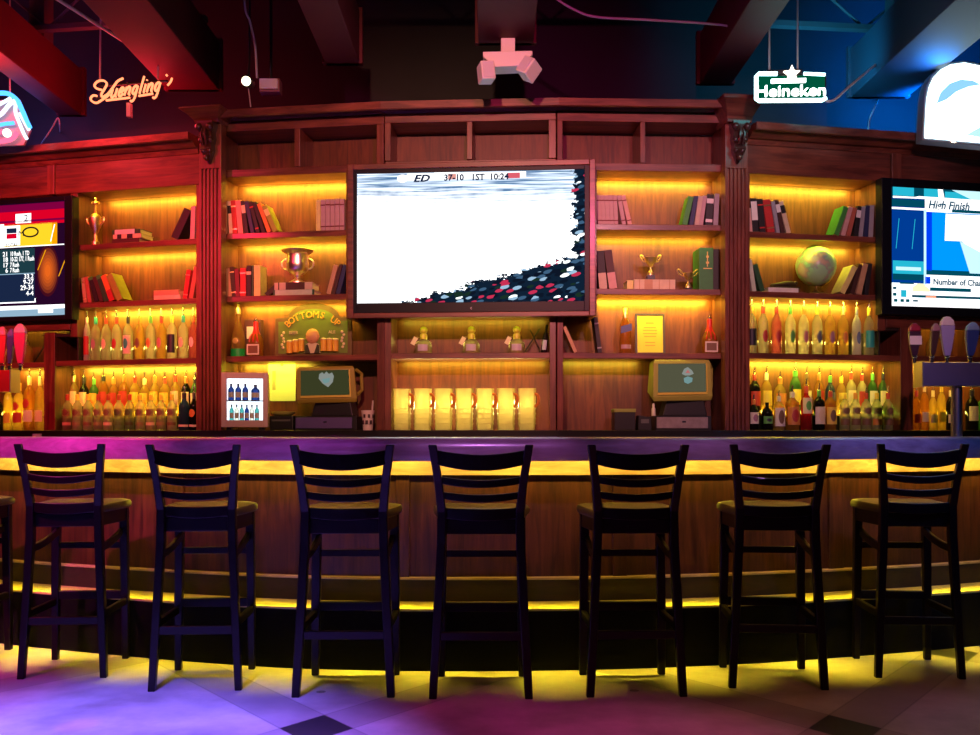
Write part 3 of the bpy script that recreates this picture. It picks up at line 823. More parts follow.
R_(892, 925, 201, 208, 4); Q_([(893, 198), (915, 198), (919, 197), (1097, 199), (1097, 201), (919, 199.5), (893, 200)], 2, 3)
R_(925, 1097, 200, 212, 2, 1); R_(892, 1097, 209, 211, 2, 2); R_(952, 1097, 208.5, 211.5, 4, 3)
R_(926, 1097, 212, 271, 1); R_(926, 932, 212, 271, 6, 1); R_(924, 926.3, 210, 285, 5, 3)
Q_([(945, 240), (946, 213), (1097, 213), (1097, 276), (985, 276), (975, 252), (962, 240)], 2, 1)
Q_([(960, 240), (970, 272), (1000, 272), (980, 250)], 5, 2)
for p in (896, 912): Q_([(p, 250), (p+.7, 250), (p+3.7, 220), (p+3, 220)], 3, 1)
R_(893, 924, 262, 281, 3); R_(896, 921, 268, 271.5, 5, 1); R_(893, 924, 275, 281, 4, 1)
R_(925, 1097, 270, 275, 4, 1); R_(925, 1097, 275, 287, 2, 2); R_(925, 930.5, 277, 284, 6, 3)
R_(892, 1097, 284, 307, 2, 1); R_(900, 914, 283.5, 285, 4, 2)
Q_([(913, 292), (913, 288), (918, 284), (924, 284), (930, 290), (930, 292)], 7, 2)
R_(930, 971, 287.5, 291, 4, 2); R_(912, 1097, 295.5, 298, 4, 2); R_(926, 936, 296, 298, 8, 3)
for p in (894, 900.5, 906): R_(p, p+3.5, 300, 303, 4, 2)
R_(901, 906.5, 291, 298, 3, 2); R_(893, 896.5, 288, 290.5, 4, 2); R_(893, 896.5, 294, 297, 4, 2); R_(913, 918, 300.5, 302.3, 4, 2)
m.obj('screen_graphics', ER, sc)
m = MB()
m.text('High Finish', .075, (BR.u(928, V), V-.001, BR.z(208.5, pr, V)), .001, 'LEFT', sx=.95, shear=.25, bold=.0022)
m.obj('headline_lettering', emis('screen slate', (.03, .10, .16), 1), sc)
m = MB().text('Number of Chances?', .058, (BR.u(933, V), V-.001, BR.z(284.5, pr, V)), .001, 'LEFT', sx=.95, bold=.0018)
m.obj('screen_lettering', emis('screen slate', (.03, .10, .16), 1), sc)
# --------------------------------------------------------------- ceiling steelwork
BEAM = mat('beam tinted by red light', (.09, .012, .018), .6, spec=.2, var=.25, nscale=5)  # red light on the beams put into their colour
BEAMB = mat('beam tinted by blue light', (.06, .08, .12), .6, spec=.2)  # blue light on the right beam put into its colour
STEELB = mat('painted bar joist', (.10, .09, .10), .5)
ZB = 3.51
def beam(p0, p1, y1, label, y0=-45, BEAM=BEAM):
    """box beam running towards the back bar; p0,p1 pixel edges of its underside where y = 0, back end at y1"""
    D0 = (ZB-CAM_Z)*F/HY
    x0, x1 = WX(p0, D0), WX(p1, D0)
    Dn = (ZB-CAM_Z)*F/(HY-y0-0.0) if y0 < 0 else D0
    Df = (ZB-CAM_Z)*F/(HY-y1)
    t = thing('ceiling_beam', label, 'beam', ((x0+x1)/2, 0, ZB)); w = (x1-x0)/2
    MB().box(-w, w, 2.2, Df, 0, .34).obj('casing', BEAM, t, bevel=.006)
    MB().box(-w-.02, w+.02, Df-.05, Df, .0, .36).obj('end_plate', BEAM, t, bevel=.004)
    MB().box(-w*.6, w*.6, Df-.6, Df-.45, .34, 1.09).obj('hanger', STEELB, t)
    MB().box(-w*.6, w*.6, 2.6, 2.75, .34, 1.09).obj('hanger', STEELB, t)
    return t
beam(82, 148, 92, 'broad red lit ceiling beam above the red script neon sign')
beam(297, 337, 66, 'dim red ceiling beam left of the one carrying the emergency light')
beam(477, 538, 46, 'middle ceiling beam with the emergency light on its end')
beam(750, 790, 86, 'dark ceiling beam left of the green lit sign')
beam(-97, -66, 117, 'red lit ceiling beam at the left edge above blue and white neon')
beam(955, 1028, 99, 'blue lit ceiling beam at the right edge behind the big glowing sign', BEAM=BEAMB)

def joist(A, B, z, h, label, n=9):
    A, B = Vector(A), Vector(B); L = (B-A).length; rot = math.atan2(B.y-A.y, B.x-A.x)
    t = thing('bar_joist', label, 'joist', (A.x, A.y, z), rot)
    MB().box(0, L, -.03, .03, 0, .035).obj('bottom_chord', STEELB, t)
    MB().box(0, L, -.03, .03, h-.035, h).obj('top_chord', STEELB, t)
    pts = []
    for i in range(n+1): pts.append((L*i/n, 0, .02 if i % 2 == 0 else h-.02))
    MB().tube(pts, .012, 6).obj('web_bar', STEELB, t)
j = [((-5.3, 6.2), (-1.9, 5.75), 4.05, 'bar joist under the ceiling at the upper left, nearest the red neon sign'),
     ((-5.3, 7.2), (-1.9, 6.7), 3.90, 'bar joist low over the red script neon sign'),
     ((-5.3, 5.4), (-1.9, 5.1), 4.18, 'bar joist high in the upper left corner'),
     ((1.75, 5.75), (5.3, 6.15), 4.05, 'blue lit bar joist between right beam and glowing round sign'),
     ((1.75, 6.7), (5.3, 7.1), 3.87, 'blue lit bar joist just above the green lit sign'),
     ((1.75, 5.1), (5.3, 5.4), 4.18, 'blue lit bar joist in the upper right corner'),
     ((-1.7, 6.5), (1.5, 6.5), 4.15, 'unlit bar joist spanning the black ceiling in the middle')]
for a, b, z, lab in j: joist(a, b, z, .36, lab)
# cables strung under the deck
CAB = mat('pale cable', (.45, .42, .42), .5)
def cable(pts, label, r=.007):
    tag(MB().tube(pts, r, 6).obj('cable', CAB, smooth=True), label, 'cable')
def px3(px, py, D): return (WX(px, D), D, WZ(py, D))
def curve3(P, n=8):
    P = [Vector(p) for p in P]; out = []
    for i in range(len(P)-1):
        a, b, c, d = P[max(i-1, 0)], P[i], P[i+1], P[min(i+2, len(P)-1)]
        for k in range(n):
            t = k/n
            out.append(.5*((2*b)+(c-a)*t+(2*a-5*b+4*c-d)*t*t+(3*b-a-3*c+d)*t**3))
    out.append(P[-1]); return out
cable([px3(46, -8, 5.55), px3(158, 63, 6.5), px3(170, 62, 6.6)], 'straight pale conduit slanting down to the beam above the red script neon', .010)
cable(curve3([(.25, 6.0, 3.84), px3(555, -2, 6.0), px3(575, 10, 6.0), px3(597, 17, 6.0), px3(650, 20, 6.0), px3(722, 25, 6.0), (1.46, 6.0, 3.55)]), 'pale cable sagging under the black ceiling, right of the middle beam')
cable(curve3([(-1.55, 6.2, 4.6), px3(244, -4, 6.2), px3(250, 22, 6.25), px3(255, 45, 6.3), px3(257, 78, 6.35)]), 'cable hanging down to the small lit spotlight')
cable(curve3([px3(825, 101, 6.13), px3(834, 100, 6.15), px3(850, 86, 6.3), px3(875, 65, 6.6), px3(900, 42, 6.7), (2.72, 6.7, 3.86), (2.72, 6.7, 4.6)]), 'cable running up and right from the green lit sign', .008)
cable(curve3([px3(60, 132, 7.9), px3(60, 128, 7.3), px3(58, 118, 7.2), px3(52, 128, 7.2), px3(44, 140, 7.25), px3(40, 146, 7.9)]), 'thin looping wire beside the blue and white neon sign', .005)
cable(curve3([px3(867, 137, 7.9), px3(868, 132, 7.0), px3(870, 118, 7.1), px3(876, 105, 7.2), px3(878, 100, 7.9)]), 'thin blue lit wire left of the big glowing sign', .006)

# emergency light on the middle beam
D = 6.02
t = thing('emergency_light', 'white two-headed emergency light hung from the middle ceiling beam', 'emergency light', (WX(508, D), D, WZ(68, D)))
PW = mat('off white plastic', (.72, .66, .64), .45)
k = D/F
MB().box(-7*k, 7*k, -.02, .05, 6*k, 3.516-WZ(68, D)).obj('bracket', PW, t, bevel=.004)
MB().prism([(-25*k, 12*k), (24*k, 13*k), (24*k, 9*k), (12*k, -2*k), (-13*k, -3*k), (-25*k, 7*k)], -.07, .06).obj('body', PW, t, bevel=.004)
for px, py, rz, rx in ((-22, -8, .25, -.1), (21, -5, -.6, .6)):
    m = MB(); m.M = Matrix.Translation((px*k, -.05, py*k)) @ Matrix.Rotation(rx, 4, 'Y') @ Matrix.Rotation(rz, 4, 'Z')
    m.box(-7*k, 7*k, -.06, .05, -9*k, 9*k)
    h = m.obj('lamp_head', PW, t, bevel=.008)
    m2 = MB(); m2.M = m.M; m2.box(-5.5*k, 5.5*k, -.064, -.060, -7.5*k, 7.5*k); m2.obj('lens', mat('frosted lens', (.62, .58, .66), .25), h)

# small spotlight and a dim box beside it
D = 6.4; k = D/F
t = thing('spotlight', 'small lit black spotlight above the left bookcase moulding', 'spotlight', px3(247.5, 82, D))
m = MB(); m.M = Matrix.Rotation(R(100), 4, 'X')
m.lathe([(4*k, -.08), (5.5*k, -.06), (6*k, .03), (5.2*k, .035)], 16); m.obj('can', PLAS, t, smooth=True)
m = MB(); m.M = Matrix.Rotation(R(100), 4, 'X'); m.lathe([(4.6*k, .0355), (4.4*k, .04), (.1*k, .042)], 16); m.obj('bulb', emis('warm lamp', (1, .85, .55), 5), t)
MB().tube([(0, .02, 4*k), (1*k, .03, 30*k), (1*k, .03, 1.2)], .008, 6).obj('drop_rod', PLAS, t)
MB().tube([(0, .02, -4*k), (2*k, .0, -14*k), (4*k, -.02, -26*k)], .004, 5).obj('lead', CAB, t)
D = 6.55; k = D/F
t = thing('junction_box', 'small pinkish box on the ceiling, right of the lit spotlight', 'box', px3(270, 86, D))
MB().box(-9*k, 9*k, -.05, .05, -5*k, 5*k).obj('housing', PW, t, bevel=.004)
MB().box(-10*k, 10*k, -.02, .07, -6.5*k, 6.5*k).obj('back_plate', mat('dull red plate', (.3, .1, .1), .6), t)
MB().tube([(0, .03, 5*k), (0, .03, 1.16)], .01, 6).obj('drop_rod', PLAS, t)

# --------------------------------------------------------------- lit signs
def neon_pts(P, ox, oy, sx, sy, D, n=5, dy=0): return curve3([px3(ox + x*sx, oy + y*sy, D+dy) for x, y in P], n)
D = 6.4; k = D/F
STROKES = [[(80+x*100/980, 65+y*50/490) for x, y in P] for P in (
 [(215,245),(160,228),(143,195),(180,158),(235,155),(262,185),(240,235),(212,280),(215,312),(250,300),(285,270),(330,210),(370,158),(425,130)],
 [(290,285),(262,310),(215,342),(160,372),(112,350),(108,318),(135,298),(168,305)])]
GLY = {'u': [[(0,1),(0,.35),(.2,0),(.5,.08),(.75,.45),(.75,1)], [(.75,1),(.75,.15),(1,0)]],
       'e': [[(.05,.45),(.5,.5),(.78,.7),(.62,1),(.28,.92),(.05,.5),(.2,.06),(.55,0),(.95,.3)]],
       'n': [[(0,1),(0,0)], [(0,.5),(.3,.95),(.62,.95),(.72,.6),(.72,.1),(.98,0)]],
       'g': [[(.72,.85),(.4,1),(.06,.75),(.06,.25),(.35,.0),(.68,.25),(.72,.95)], [(.72,.95),(.72,-.4),(.45,-.85),(.1,-.7)]],
       'l': [[(.3,2.0),(.3,.2),(.6,0)]], 'i': [[(.3,1),(.3,.15),(.6,0)], [(.3,1.42),(.32,1.52)]]}
ux, bx_ = 0, (110.5, 97.5)
for ch, wd in zip('uengling', (7.2, 6.6, 7.2, 7.2, 4.0, 4.0, 7.2, 7.2)):
    for P in GLY[ch]:
        q = []
        for x, y in P:
            X = x*(wd-1.4) + y*2.4 + ux; q.append((bx_[0] + X, bx_[1] - y*8.2 - X*.145))
        STROKES.append(q)
    ux += wd
STROKES += [[(106, 100.4), (130, 97.6)], [(138.5, 96), (153, 93.6)], [(166, 76), (167.4, 74.6)], [(172, 78), (170.5, 82), (167.5, 85.5)]]
t = thing('neon_sign', 'red script neon sign with underline, hanging left of the fluted pilaster', 'neon sign', (0, 0, 0))
NEON = emis('orange red neon gas', (1.0, .24, .10), 2.4)
for st_ in STROKES:
    MB().tube(neon_pts(st_, 0, 0, 1, 1, D), .0072, 6).obj('neon_tube', NEON, t, smooth=True)
m = MB()
for py, x0, x1 in ((84, 95, 168), (97, 92, 160)): m.tube([px3(x0, py+2, D+.06), px3(x1, py-3, D+.06)], .008, 6)
for px in (100, 128, 158): m.tube([px3(px, 82, D+.06), px3(px, 98, D+.06)], .008, 6)
m.obj('support_frame', PLAS, t)
MB().box(WX(123.5, D), WX(127.5, D), D+.05, D+.09, WZ(114, D), WZ(100, D)).obj('drop_post', mat('pink post', (.5, .3, .3), .5), t)
MB().tube([px3(100, 82, D+.06), (WX(102, D+.06), D+.06, 4.6)], .006, 5).obj('hang_wire', CAB, t)
MB().tube([px3(158, 79, D+.06), (WX(158, D+.06), D+.06, 3.515)], .006, 5).obj('hang_wire', CAB, t)

# green lit sign
D = 6.12; k = D/F
t = thing('light_box_sign', 'green light box sign with white lettering and star, over the right bookcase', 'lit sign', px3(791, 87, D), R(-4))
def rq(m, x0, x1, z0, z1, y0, y1): return m.box(x0*k, x1*k, y0, y1, z0*k, z1*k)
rq(MB(), -35, 35, -14, 13, 0, .06).obj('case', PLAS, t, bevel=.01)
rq(MB(), -33, 33, -12, 11, -.006, 0).obj('panel', emis('deep green glow', (.0, .10, .05), .9), t)
GW = emis('sign white glow', (.85, 1.0, .95), 4.5)
m = MB().text('Heineken', 15.5*k, (-1*k, -.018, -9.8*k), .024, sx=1.17); m.obj('lettering', GW, t)
m = MB(); pts = []
for i in range(10):
    a = math.pi/2 + i*math.pi/5; rr = 8.5*k if i % 2 == 0 else 3.8*k
    pts.append((rr*math.cos(a) , 12*k + rr*math.sin(a)))
m.prism(pts, -.03, -.008); m.obj('star', emis('star glow', (1, .85, .7), 3.2), t)
rq(MB(), -20, 14, 3.5, 7.5, -.02, -.006).obj('banner', GW, t)
m = MB(); z = -.01
loop = [(-35, -12), (-35, 11), (-33, 13), (33, 11), (35, 8)]
m.tube([(x*k, z, y*k) for x, y in [(-14, 13), (-32, 13.5), (-34.5, 11), (-34.5, -12), (-32, -13.5), (30, -14.5), (34, -12)]], .013, 8)
m.tube([(x*k, z, y*k) for x, y in [(12, 12.5), (33, 11)]], .010, 8)
m.obj('border_tube', emis('ice blue neon', (.55, .95, 1.0), 4), t)
rq(MB(), -24, 12, 14, 19, .02, .06).obj('transformer', PLAS, t, bevel=.004)
MB().tube([(-20*k, .04, 18*k), (-20*k, .04, 4.6-WZ(87, D))], .006, 5).obj('hang_wire', CAB, t)
MB().tube([(8*k, .04, 18*k), (8*k, .04, 4.6-WZ(87, D))], .006, 5).obj('hang_wire', CAB, t)

# left edge neon: football shaped outline in white and blue with red underline
D = 6.8; k = D/F
t = thing('neon_sign', 'blue, white and red neon sign cut off by the left edge', 'neon sign', (0, 0, 0))
WN = emis('white neon', (.75, .88, 1.0), 1.6); BN = emis('blue neon', (.08, .40, 1.0), 2.2); RN = emis('pink red neon', (1.0, .10, .20), 2.2)
for mt_, r_, P in ((BN, .016, [(-60, 108), (-20, 97), (4, 93), (16, 99), (22, 110), (27, 122), (30, 128)]), (WN, .014, [(-40, 121), (-14, 119), (0, 115), (9, 105), (16, 100)]),
                   (WN, .012, [(16, 101), (15.5, 112), (19, 122), (24, 134), (27, 139)]), (WN, .012, [(19.5, 113), (25, 123), (29, 130)]), (WN, .012, [(-40, 109), (-12, 109), (2, 103), (11, 98)]),
                   (BN, .013, [(-40, 129), (-10, 127), (4, 124), (14, 123)]), (RN, .016, [(-60, 146), (-20, 143), (4, 141), (13, 138), (17, 132)]), (RN, .012, [(-40, 137), (-8, 134), (3, 131)])):
    MB().tube(neon_pts(P, 0, 0, 1, 1, D), r_, 8).obj('neon_tube', mt_, t, smooth=True)
MB().ball(px3(7, 133, D), .03, 12).obj('lamp_globe', emis('warm white globe', (1, .9, .75), 2), t)
MB().prism([(WX(-70, D), WZ(146, D)), (WX(20, D), WZ(143, D)), (WX(27, D), WZ(128, D)), (WX(16, D), WZ(97, D)), (WX(-70, D), WZ(100, D))], D+.05, D+.07).obj('back_panel', mat('sign backing', (.35, .35, .4), .5), t)
MB().tube([px3(10, 98, D+.06), (WX(10, D+.06), D+.06, 4.6)], .006, 5).obj('hang_wire', CAB, t)
# right edge glowing sign
D = 6.52; k = D/F
t = thing('light_box_sign', 'big glowing white and blue round-topped sign at the right edge', 'lit sign', px3(922, 140, D))
out = [(0, 0), (1, 26), (2, 42), (4, 54), (9, 65), (17, 73), (28, 78), (42, 80), (58, 77), (72, 70), (82, 58), (110, 60), (110, -10), (60, -6)]
MB().prism([(x*k, z*k) for x, z in out], .0, .10).obj('case', mat('sign case', (.3, .3, .34), .5), t, bevel=.006)
SW = emis('sign glare white', (.62, .90, 1.0), 5.5)
inn = [(2.5, 2), (3.5, 26), (4.5, 41), (7, 53), (11, 62), (18.5, 70), (28, 75), (42, 77), (57, 74), (70, 67), (80, 56), (108, 57), (108, -7), (60, -3)]
MB().prism([(x*k, z*k) for x, z in inn], -.006, .0).obj('panel', SW, t)
arc = [(14+4*0, 36), (18, 47), (27, 56), (38, 60), (50, 59), (58, 55), (46, 53), (34, 48), (24, 40)]
MB().prism([(x*k, z*k) for x, z in arc], -.010, -.006).obj('swoosh', emis('sign sky blue', (.30, .68, .95), 1.05), t)
MB().prism([(x*k, z*k) for x, z in [(30, 10), (58, 22), (80, 27), (80, 26), (58, 20.5)]], -.010, -.006).obj('swoosh', emis('sign grey line', (.6, .6, .6), 1), t)
MB().prism([(x*k, z*k) for x, z in [(44, 5), (60, 14), (108, 20), (108, 6), (60, 2)]], -.009, -.006).obj('swoosh', emis('sign pale aqua', (.55, .92, .92), 1.05), t)
MB().tube([(32*k, .05, 76*k), (32*k, .05, 1.55)], .008, 5).obj('hang_wire', CAB, t)
# --------------------------------------------------------------- things on the shelves
ORD = 'first second third fourth fifth sixth seventh eighth ninth tenth eleventh twelfth thirteenth fourteenth fifteenth'.split()
COLS = dict(black=(.012,.012,.014), darkbrown=(.06,.022,.015), maroon=(.16,.015,.02), red=(.52,.03,.025), salmon=(.72,.26,.20), orange=(.75,.22,.04),
            tan=(.55,.34,.17), cream=(.70,.58,.36), olive=(.34,.36,.04), green=(.05,.30,.05), darkgreen=(.015,.09,.03), paleyellow=(.80,.72,.22),
            mauve=(.50,.33,.33), grey=(.33,.33,.36), navy=(.02,.03,.10), palegreen=(.50,.62,.45), redbrown=(.45,.12,.07), pink=(.62,.36,.31), blue=(.03,.09,.25), beige=(.58,.46,.33), white=(.78,.76,.72))
WORDS = dict(darkbrown='dark brown', olive='olive green', darkgreen='dark green', paleyellow='pale yellow', navy='navy blue', palegreen='pale green', redbrown='red-brown', mauve='pale mauve', pink='dusty pink', beige='beige')
def cw(c): return WORDS.get(c, c)
def bookmat(c): return mat('book cloth '+c, COLS[c], .55, var=.2, nscale=25)
def book(bay, zs, px, w, h, ang, c, label, group, v0=.02, dep=.12, band=None, u=None):
    k = bay.m(px, v0); W, H = w*k*.97, h*k
    t = thing('book', label, 'book', bay.at(px, v0, zs) if u is None else bay.P(u, v0, zs), bay.rot, group)
    a = R(ang); pv = W if ang > 0 else 0
    M = Matrix.Translation((pv, 0, 0)) @ Matrix.Rotation(a, 4, 'Y') @ Matrix.Translation((-pv, 0, 0))
    m = MB(); m.M = M; b = min(.003, W*.16)
    m.box(0, W, 0, .003, 0, H).box(0, b, .003, dep, 0, H).box(W-b, W, .003, dep, 0, H)
    m.obj('cover', bookmat(c), t, bevel=.0012)
    m = MB(); m.M = M; m.box(b, W-b, .003, dep-.004, .003, H-.004); m.obj('pages', CREAM, t)
    if band:
        m = MB(); m.M = M
        for z0, z1 in band[1]:
            m = MB(); m.M = M; m.box(-.0004, W+.0004, -.0012, .001, z0*H, z1*H)
            m.obj('spine_label', bookmat(band[0]) if band[0] != 'gold' else GOLD, t)
    return t
def book_quad(u, W, H, ang):
    a = R(ang); pv = W if ang > 0 else 0; c_, s_ = math.cos(a), math.sin(a)
    return [(u + pv + (x-pv)*c_ + z*s_, -(x-pv)*s_ + z*c_) for x, z in ((0, 0), (W, 0), (W, H), (0, H))]
def apart(A, B):
    for P in (A, B):
        for i in range(4):
            ex, ez = P[(i+1) % 4][0]-P[i][0], P[(i+1) % 4][1]-P[i][1]; nx, nz = ez, -ex
            pa = [x*nx+z*nz for x, z in A]; pb = [x*nx+z*nz for x, z in B]
            if max(pa) <= min(pb) or max(pb) <= min(pa): return True
    return False
def book_row(bay, zs, rows, where, group, lo=None, hi=None):
    """books packed against one another: each rests on its neighbour without cutting into it"""
    v0 = .02; us = [bay.u(r_[0], v0) for r_ in rows]; k = [bay.m(r_[0], v0) for r_ in rows]
    Q = lambda i: book_quad(us[i], rows[i][1]*k[i]*.98, rows[i][2]*k[i], rows[i][3])
    right = rows[-1][3] > 0 or rows[0][3] > 0
    order = list(range(len(rows)))[::-1] if right else list(range(len(rows)))
    step = -.0003 if right else .0003; prev = None
    for i in order:
        for _ in range(400):
            q = Q(i); bad = prev is not None and not apart(q, prev)
            if lo is not None and min(x for x, z in q) < bay.u(lo)+.001: bad = True; 
            if hi is not None and max(x for x, z in q) > bay.u(hi)-.001: bad = True
            if not bad: break
            us[i] += step
        prev = Q(i)
    for i, r_ in enumerate(rows):
        px, w, h, ang, c = r_[:5]; band = r_[5] if len(r_) > 5 else None
        lab = f'{cw(c)} book, {ORD[i]} from left in the {where}'
        book(bay, zs, px, w, h, ang, c, lab, group, band=band, u=us[i])
W3 = lambda c='cream': (c, [(.62, .86)])
D2 = lambda c='gold': (c, [(.12, .16), (.80, .84)])
LOWER = lambda c='beige': (c, [(.0, .42)])

book_row(BCL, ZS['CL1'], [(223.3, 3.4, 32, 0, 'tan'), (227.2, 3.8, 33, -4, 'cream', W3('black')), (231.2, 5, 33.5, -4, 'red', D2()), (236.4, 5.4, 33.5, -5, 'salmon'),
    (242.2, 4, 33, -8, 'black', W3()), (247, 4, 33, -12, 'navy'), (251.8, 4, 32.5, -15, 'black', D2('red')), (256.8, 4, 32, -18, 'black'), (261.8, 4.2, 31, -21, 'orange'), (267.2, 5, 29, -24, 'olive', W3('paleyellow'))],
    'upper row right of the left pilaster', 'books leaning on the upper shelf left of the TV', lo=222.5)
book_row(BCL, ZS['CL1'], [(316, 4.6, 31.5, 0, 'paleyellow')] + [(320.8+4.75*i, 4.6, 31.5+(.4 if i % 2 else 0), 0, 'mauve', D2('maroon')) for i in range(5)],
    'matching set just left of the big TV', 'matching pale volumes left of the TV')
book_row(BCL, ZS['CL2'], [(224, 5.6, 28, -6, 'tan'), (230.2, 4.4, 30, -5, 'darkbrown', D2()), (235, 4.4, 28, -4, 'maroon'), (240, 6, 28.5, 0, 'red', D2()),
    (246.4, 5, 31, 0, 'black', ('cream', [(.7, .8)])), (251.6, 2, 31, 0, 'darkgreen'), (253.9, 6.8, 31, 0, 'paleyellow')],
    'row left of the silver cup', 'books left of the silver cup', lo=222.5)
book_row(BCL, ZS['CL2'], [(326.2, 4.6, 30, 15, 'tan'), (331.6, 3.4, 31, 15, 'darkbrown'), (336, 4.4, 30, 15, 'navy')],
    'trio right of the silver cup', 'books leaning right of the silver cup', hi=346.5)
book_row(BCR, ZS['CR1'], [(597.2+4.3*i, 4.2, 29.5, -3, 'mauve', D2('maroon')) for i in range(5)] + [(619.5, 4.2, 29.5, -10, 'mauve', D2('maroon')), (625, 4.4, 30, -13, 'pink', D2('maroon'))],
    'pale set just right of the big TV', 'matching pale volumes right of the TV', lo=596.5)
book_row(BCR, ZS['CR1'], [(682.5, 5.4, 29, 13, 'green'), (689, 4.6, 29.5, 10, 'navy'), (694.6, 4.6, 29.5, 8, 'beige'), (700, 4.2, 30, 8, 'mauve'), (705.2, 7, 31.5, 4, 'black', ('white', [(.1, .2), (.7, .85)])), (713.2, 5, 32, 3, 'grey')],
    'upper row left of the right pilaster', 'books beside the right pilaster', hi=722.5)
book_row(BCR, ZS['CR2'], [(598.5, 8, 38, -5, 'black', LOWER()), (608.5, 8, 39, -8, 'darkbrown', LOWER('pink'))],
    'pair left of the small trophies', 'tall books left of the small trophies', lo=596.5)
book_row(BR, ZS['R1'], [(749.3, 3.4, 24, -5, 'pink'), (753.2, 6.4, 34, -5, 'black', ('white', [(.35, .9)])), (760.2, 6.4, 33.5, -6, 'black', D2('red')), (767.4, 8.4, 33, -9, 'red', D2()),
    (776.6, 4.2, 32, -11, 'grey'), (781.4, 4.4, 34, -13, 'darkbrown', W3('white')), (786.4, 5, 33, -15, 'cream', W3('black'))],
    'left row above the globe', 'books above the globe, left end', lo=749)
book_row(BR, ZS['R1'], [(836.5, 5.4, 31, 21, 'green'), (843, 4.8, 30.5, 17, 'pink'), (848.6, 4.6, 30, 15, 'redbrown'), (854, 4.8, 31, 8, 'black', W3('white')), (859, 4.4, 31, 6, 'grey'), (864, 4.6, 32, 4, 'navy'), (869.2, 5, 32.5, 3, 'grey')],
    'right row above the globe', 'books above the globe, right end', hi=876.5)
book_row(BR, ZS['R2'], [(749.2, 4.6, 32, -9, 'palegreen'), (755.2, 5.4, 28, -17, 'darkgreen')],
    'pair left of the globe', 'books left of the globe', lo=749)
book_row(BR, ZS['R2'], [(841, 6, 31, 28, 'paleyellow'), (850.4, 4.4, 32, 17, 'darkbrown'), (856.2, 6, 32, 14, 'tan'), (864.6, 4.4, 32, 8, 'black')],
    'row right of the globe', 'books right of the globe', hi=876.5)
book_row(BL, ZS['L1'], [(175, 8.5, 32, 28, 'black'), (190, 5, 33, 2, 'mauve')],
    'top shelf pair beside the left pilaster', 'books at the right of the top left shelf', hi=197)
book_row(BL, ZS['L2'], [(80, 4.2, 25, -8, 'tan', D2()), (85.2, 4.4, 26, -10, 'redbrown'), (91.2, 4.8, 26, -17, 'black', ('green', [(.88, 1.0)])), (97.2, 4.6, 26, -19, 'darkbrown'), (103, 5, 28, -20, 'darkgreen', ('green', [(.86, 1.0)])), (109.4, 6, 28, -22, 'orange', LOWER('red')), (117, 7, 29, -26, 'olive')],
    'leaning row right of the left TV', 'books leaning right of the left TV', lo=78.5)
book_row(BL, ZS['L2'], [(182.5, 5, 29, 9, 'red', D2()), (188.5, 5, 32, 11, 'redbrown')],
    'pair above the left bottle row', 'red books by the left pilaster', hi=197)

def flat_book(bay, zs, p0, p1, h, c, label, group, v0=.03, dep=.15, band=None):
    k = bay.m(p0, v0); W = (p1-p0)*k; H = h*k*.97; pc = (p0+p1)/2
    t = thing('book', label, 'book', bay.at(pc, v0, zs), bay.rot, group); b = min(.003, H*.15)
    MB().box(-W/2, W/2, 0, .003, 0, H).box(-W/2, W/2, .003, dep, 0, b).box(-W/2, W/2, .003, dep, H-b, H).obj('cover', bookmat(c), t, bevel=.0012)
    MB().box(-W/2+.004, W/2-.004, .003, dep-.004, b, H-b).obj('pages', CREAM, t)
    if band:
        m = MB()
        for x0, x1 in band[1]:
            m = MB(); m.box((x0-.5)*W, (x1-.5)*W, -.0012, .001, -.0003, H+.0003)
            m.obj('spine_label', GOLD if band[0] == 'gold' else bookmat(band[0]), t)
    return zs + h*k
g = 'flat stack right of the gold trophy'
z = flat_book(BL, ZS['L1'], 110, 141, 5, 'darkbrown', 'dark brown book lying at the bottom of the stack right of the gold trophy', g)
z = flat_book(BL, z, 111, 143, 4.4, 'cream', 'cream book lying in the middle of the stack right of the gold trophy', g, band=('black', [(.15, .3), (.5, .7)]))
z = flat_book(BL, z, 110, 142, 4.6, 'darkgreen', 'dark green book lying on top of the stack right of the gold trophy', g, band=('white', [(.1, .8)]))
g = 'flat pair left of the red books'
z = flat_book(BL, ZS['L2'], 152, 182, 5, 'cream', 'cream book lying under a brown one, left of two red books', g)
z = flat_book(BL, z, 152, 180, 5, 'tan', 'tan book lying on a cream one, left of two red books', g)
g = 'flat pair under the silver cup'
z = flat_book(BCL, ZS['CL2'], 272, 315, 6, 'palegreen', 'pale green book lying under the silver cup and its beige book', g, band=('darkgreen', [(.0, .05), (.95, 1.0)]))
z_cup = flat_book(BCL, z, 273.5, 313, 7.4, 'beige', 'thick beige book lying directly under the silver cup', g, band=('darkbrown', [(.1, .13), (.3, .8)]))
z_small = flat_book(BCR, ZS['CR2'], 634, 675.5, 10.5, 'cream', 'old thick book lying under the taller small trophy', 'old books under trophy', band=('tan', [(.12, .14), (.25, .45), (.6, .62), (.85, .87)]))
flat_book(BCR, ZS['CR2'], 627, 633.5, 9.5, 'paleyellow', 'small yellow book block at the left end of the trophy\'s book', 'old books under trophy')
z_ob = flat_book(BR, ZS['R2'], 767, 800, 5.2, 'white', 'white book lying left of the globe', 'flat stack left of the globe')
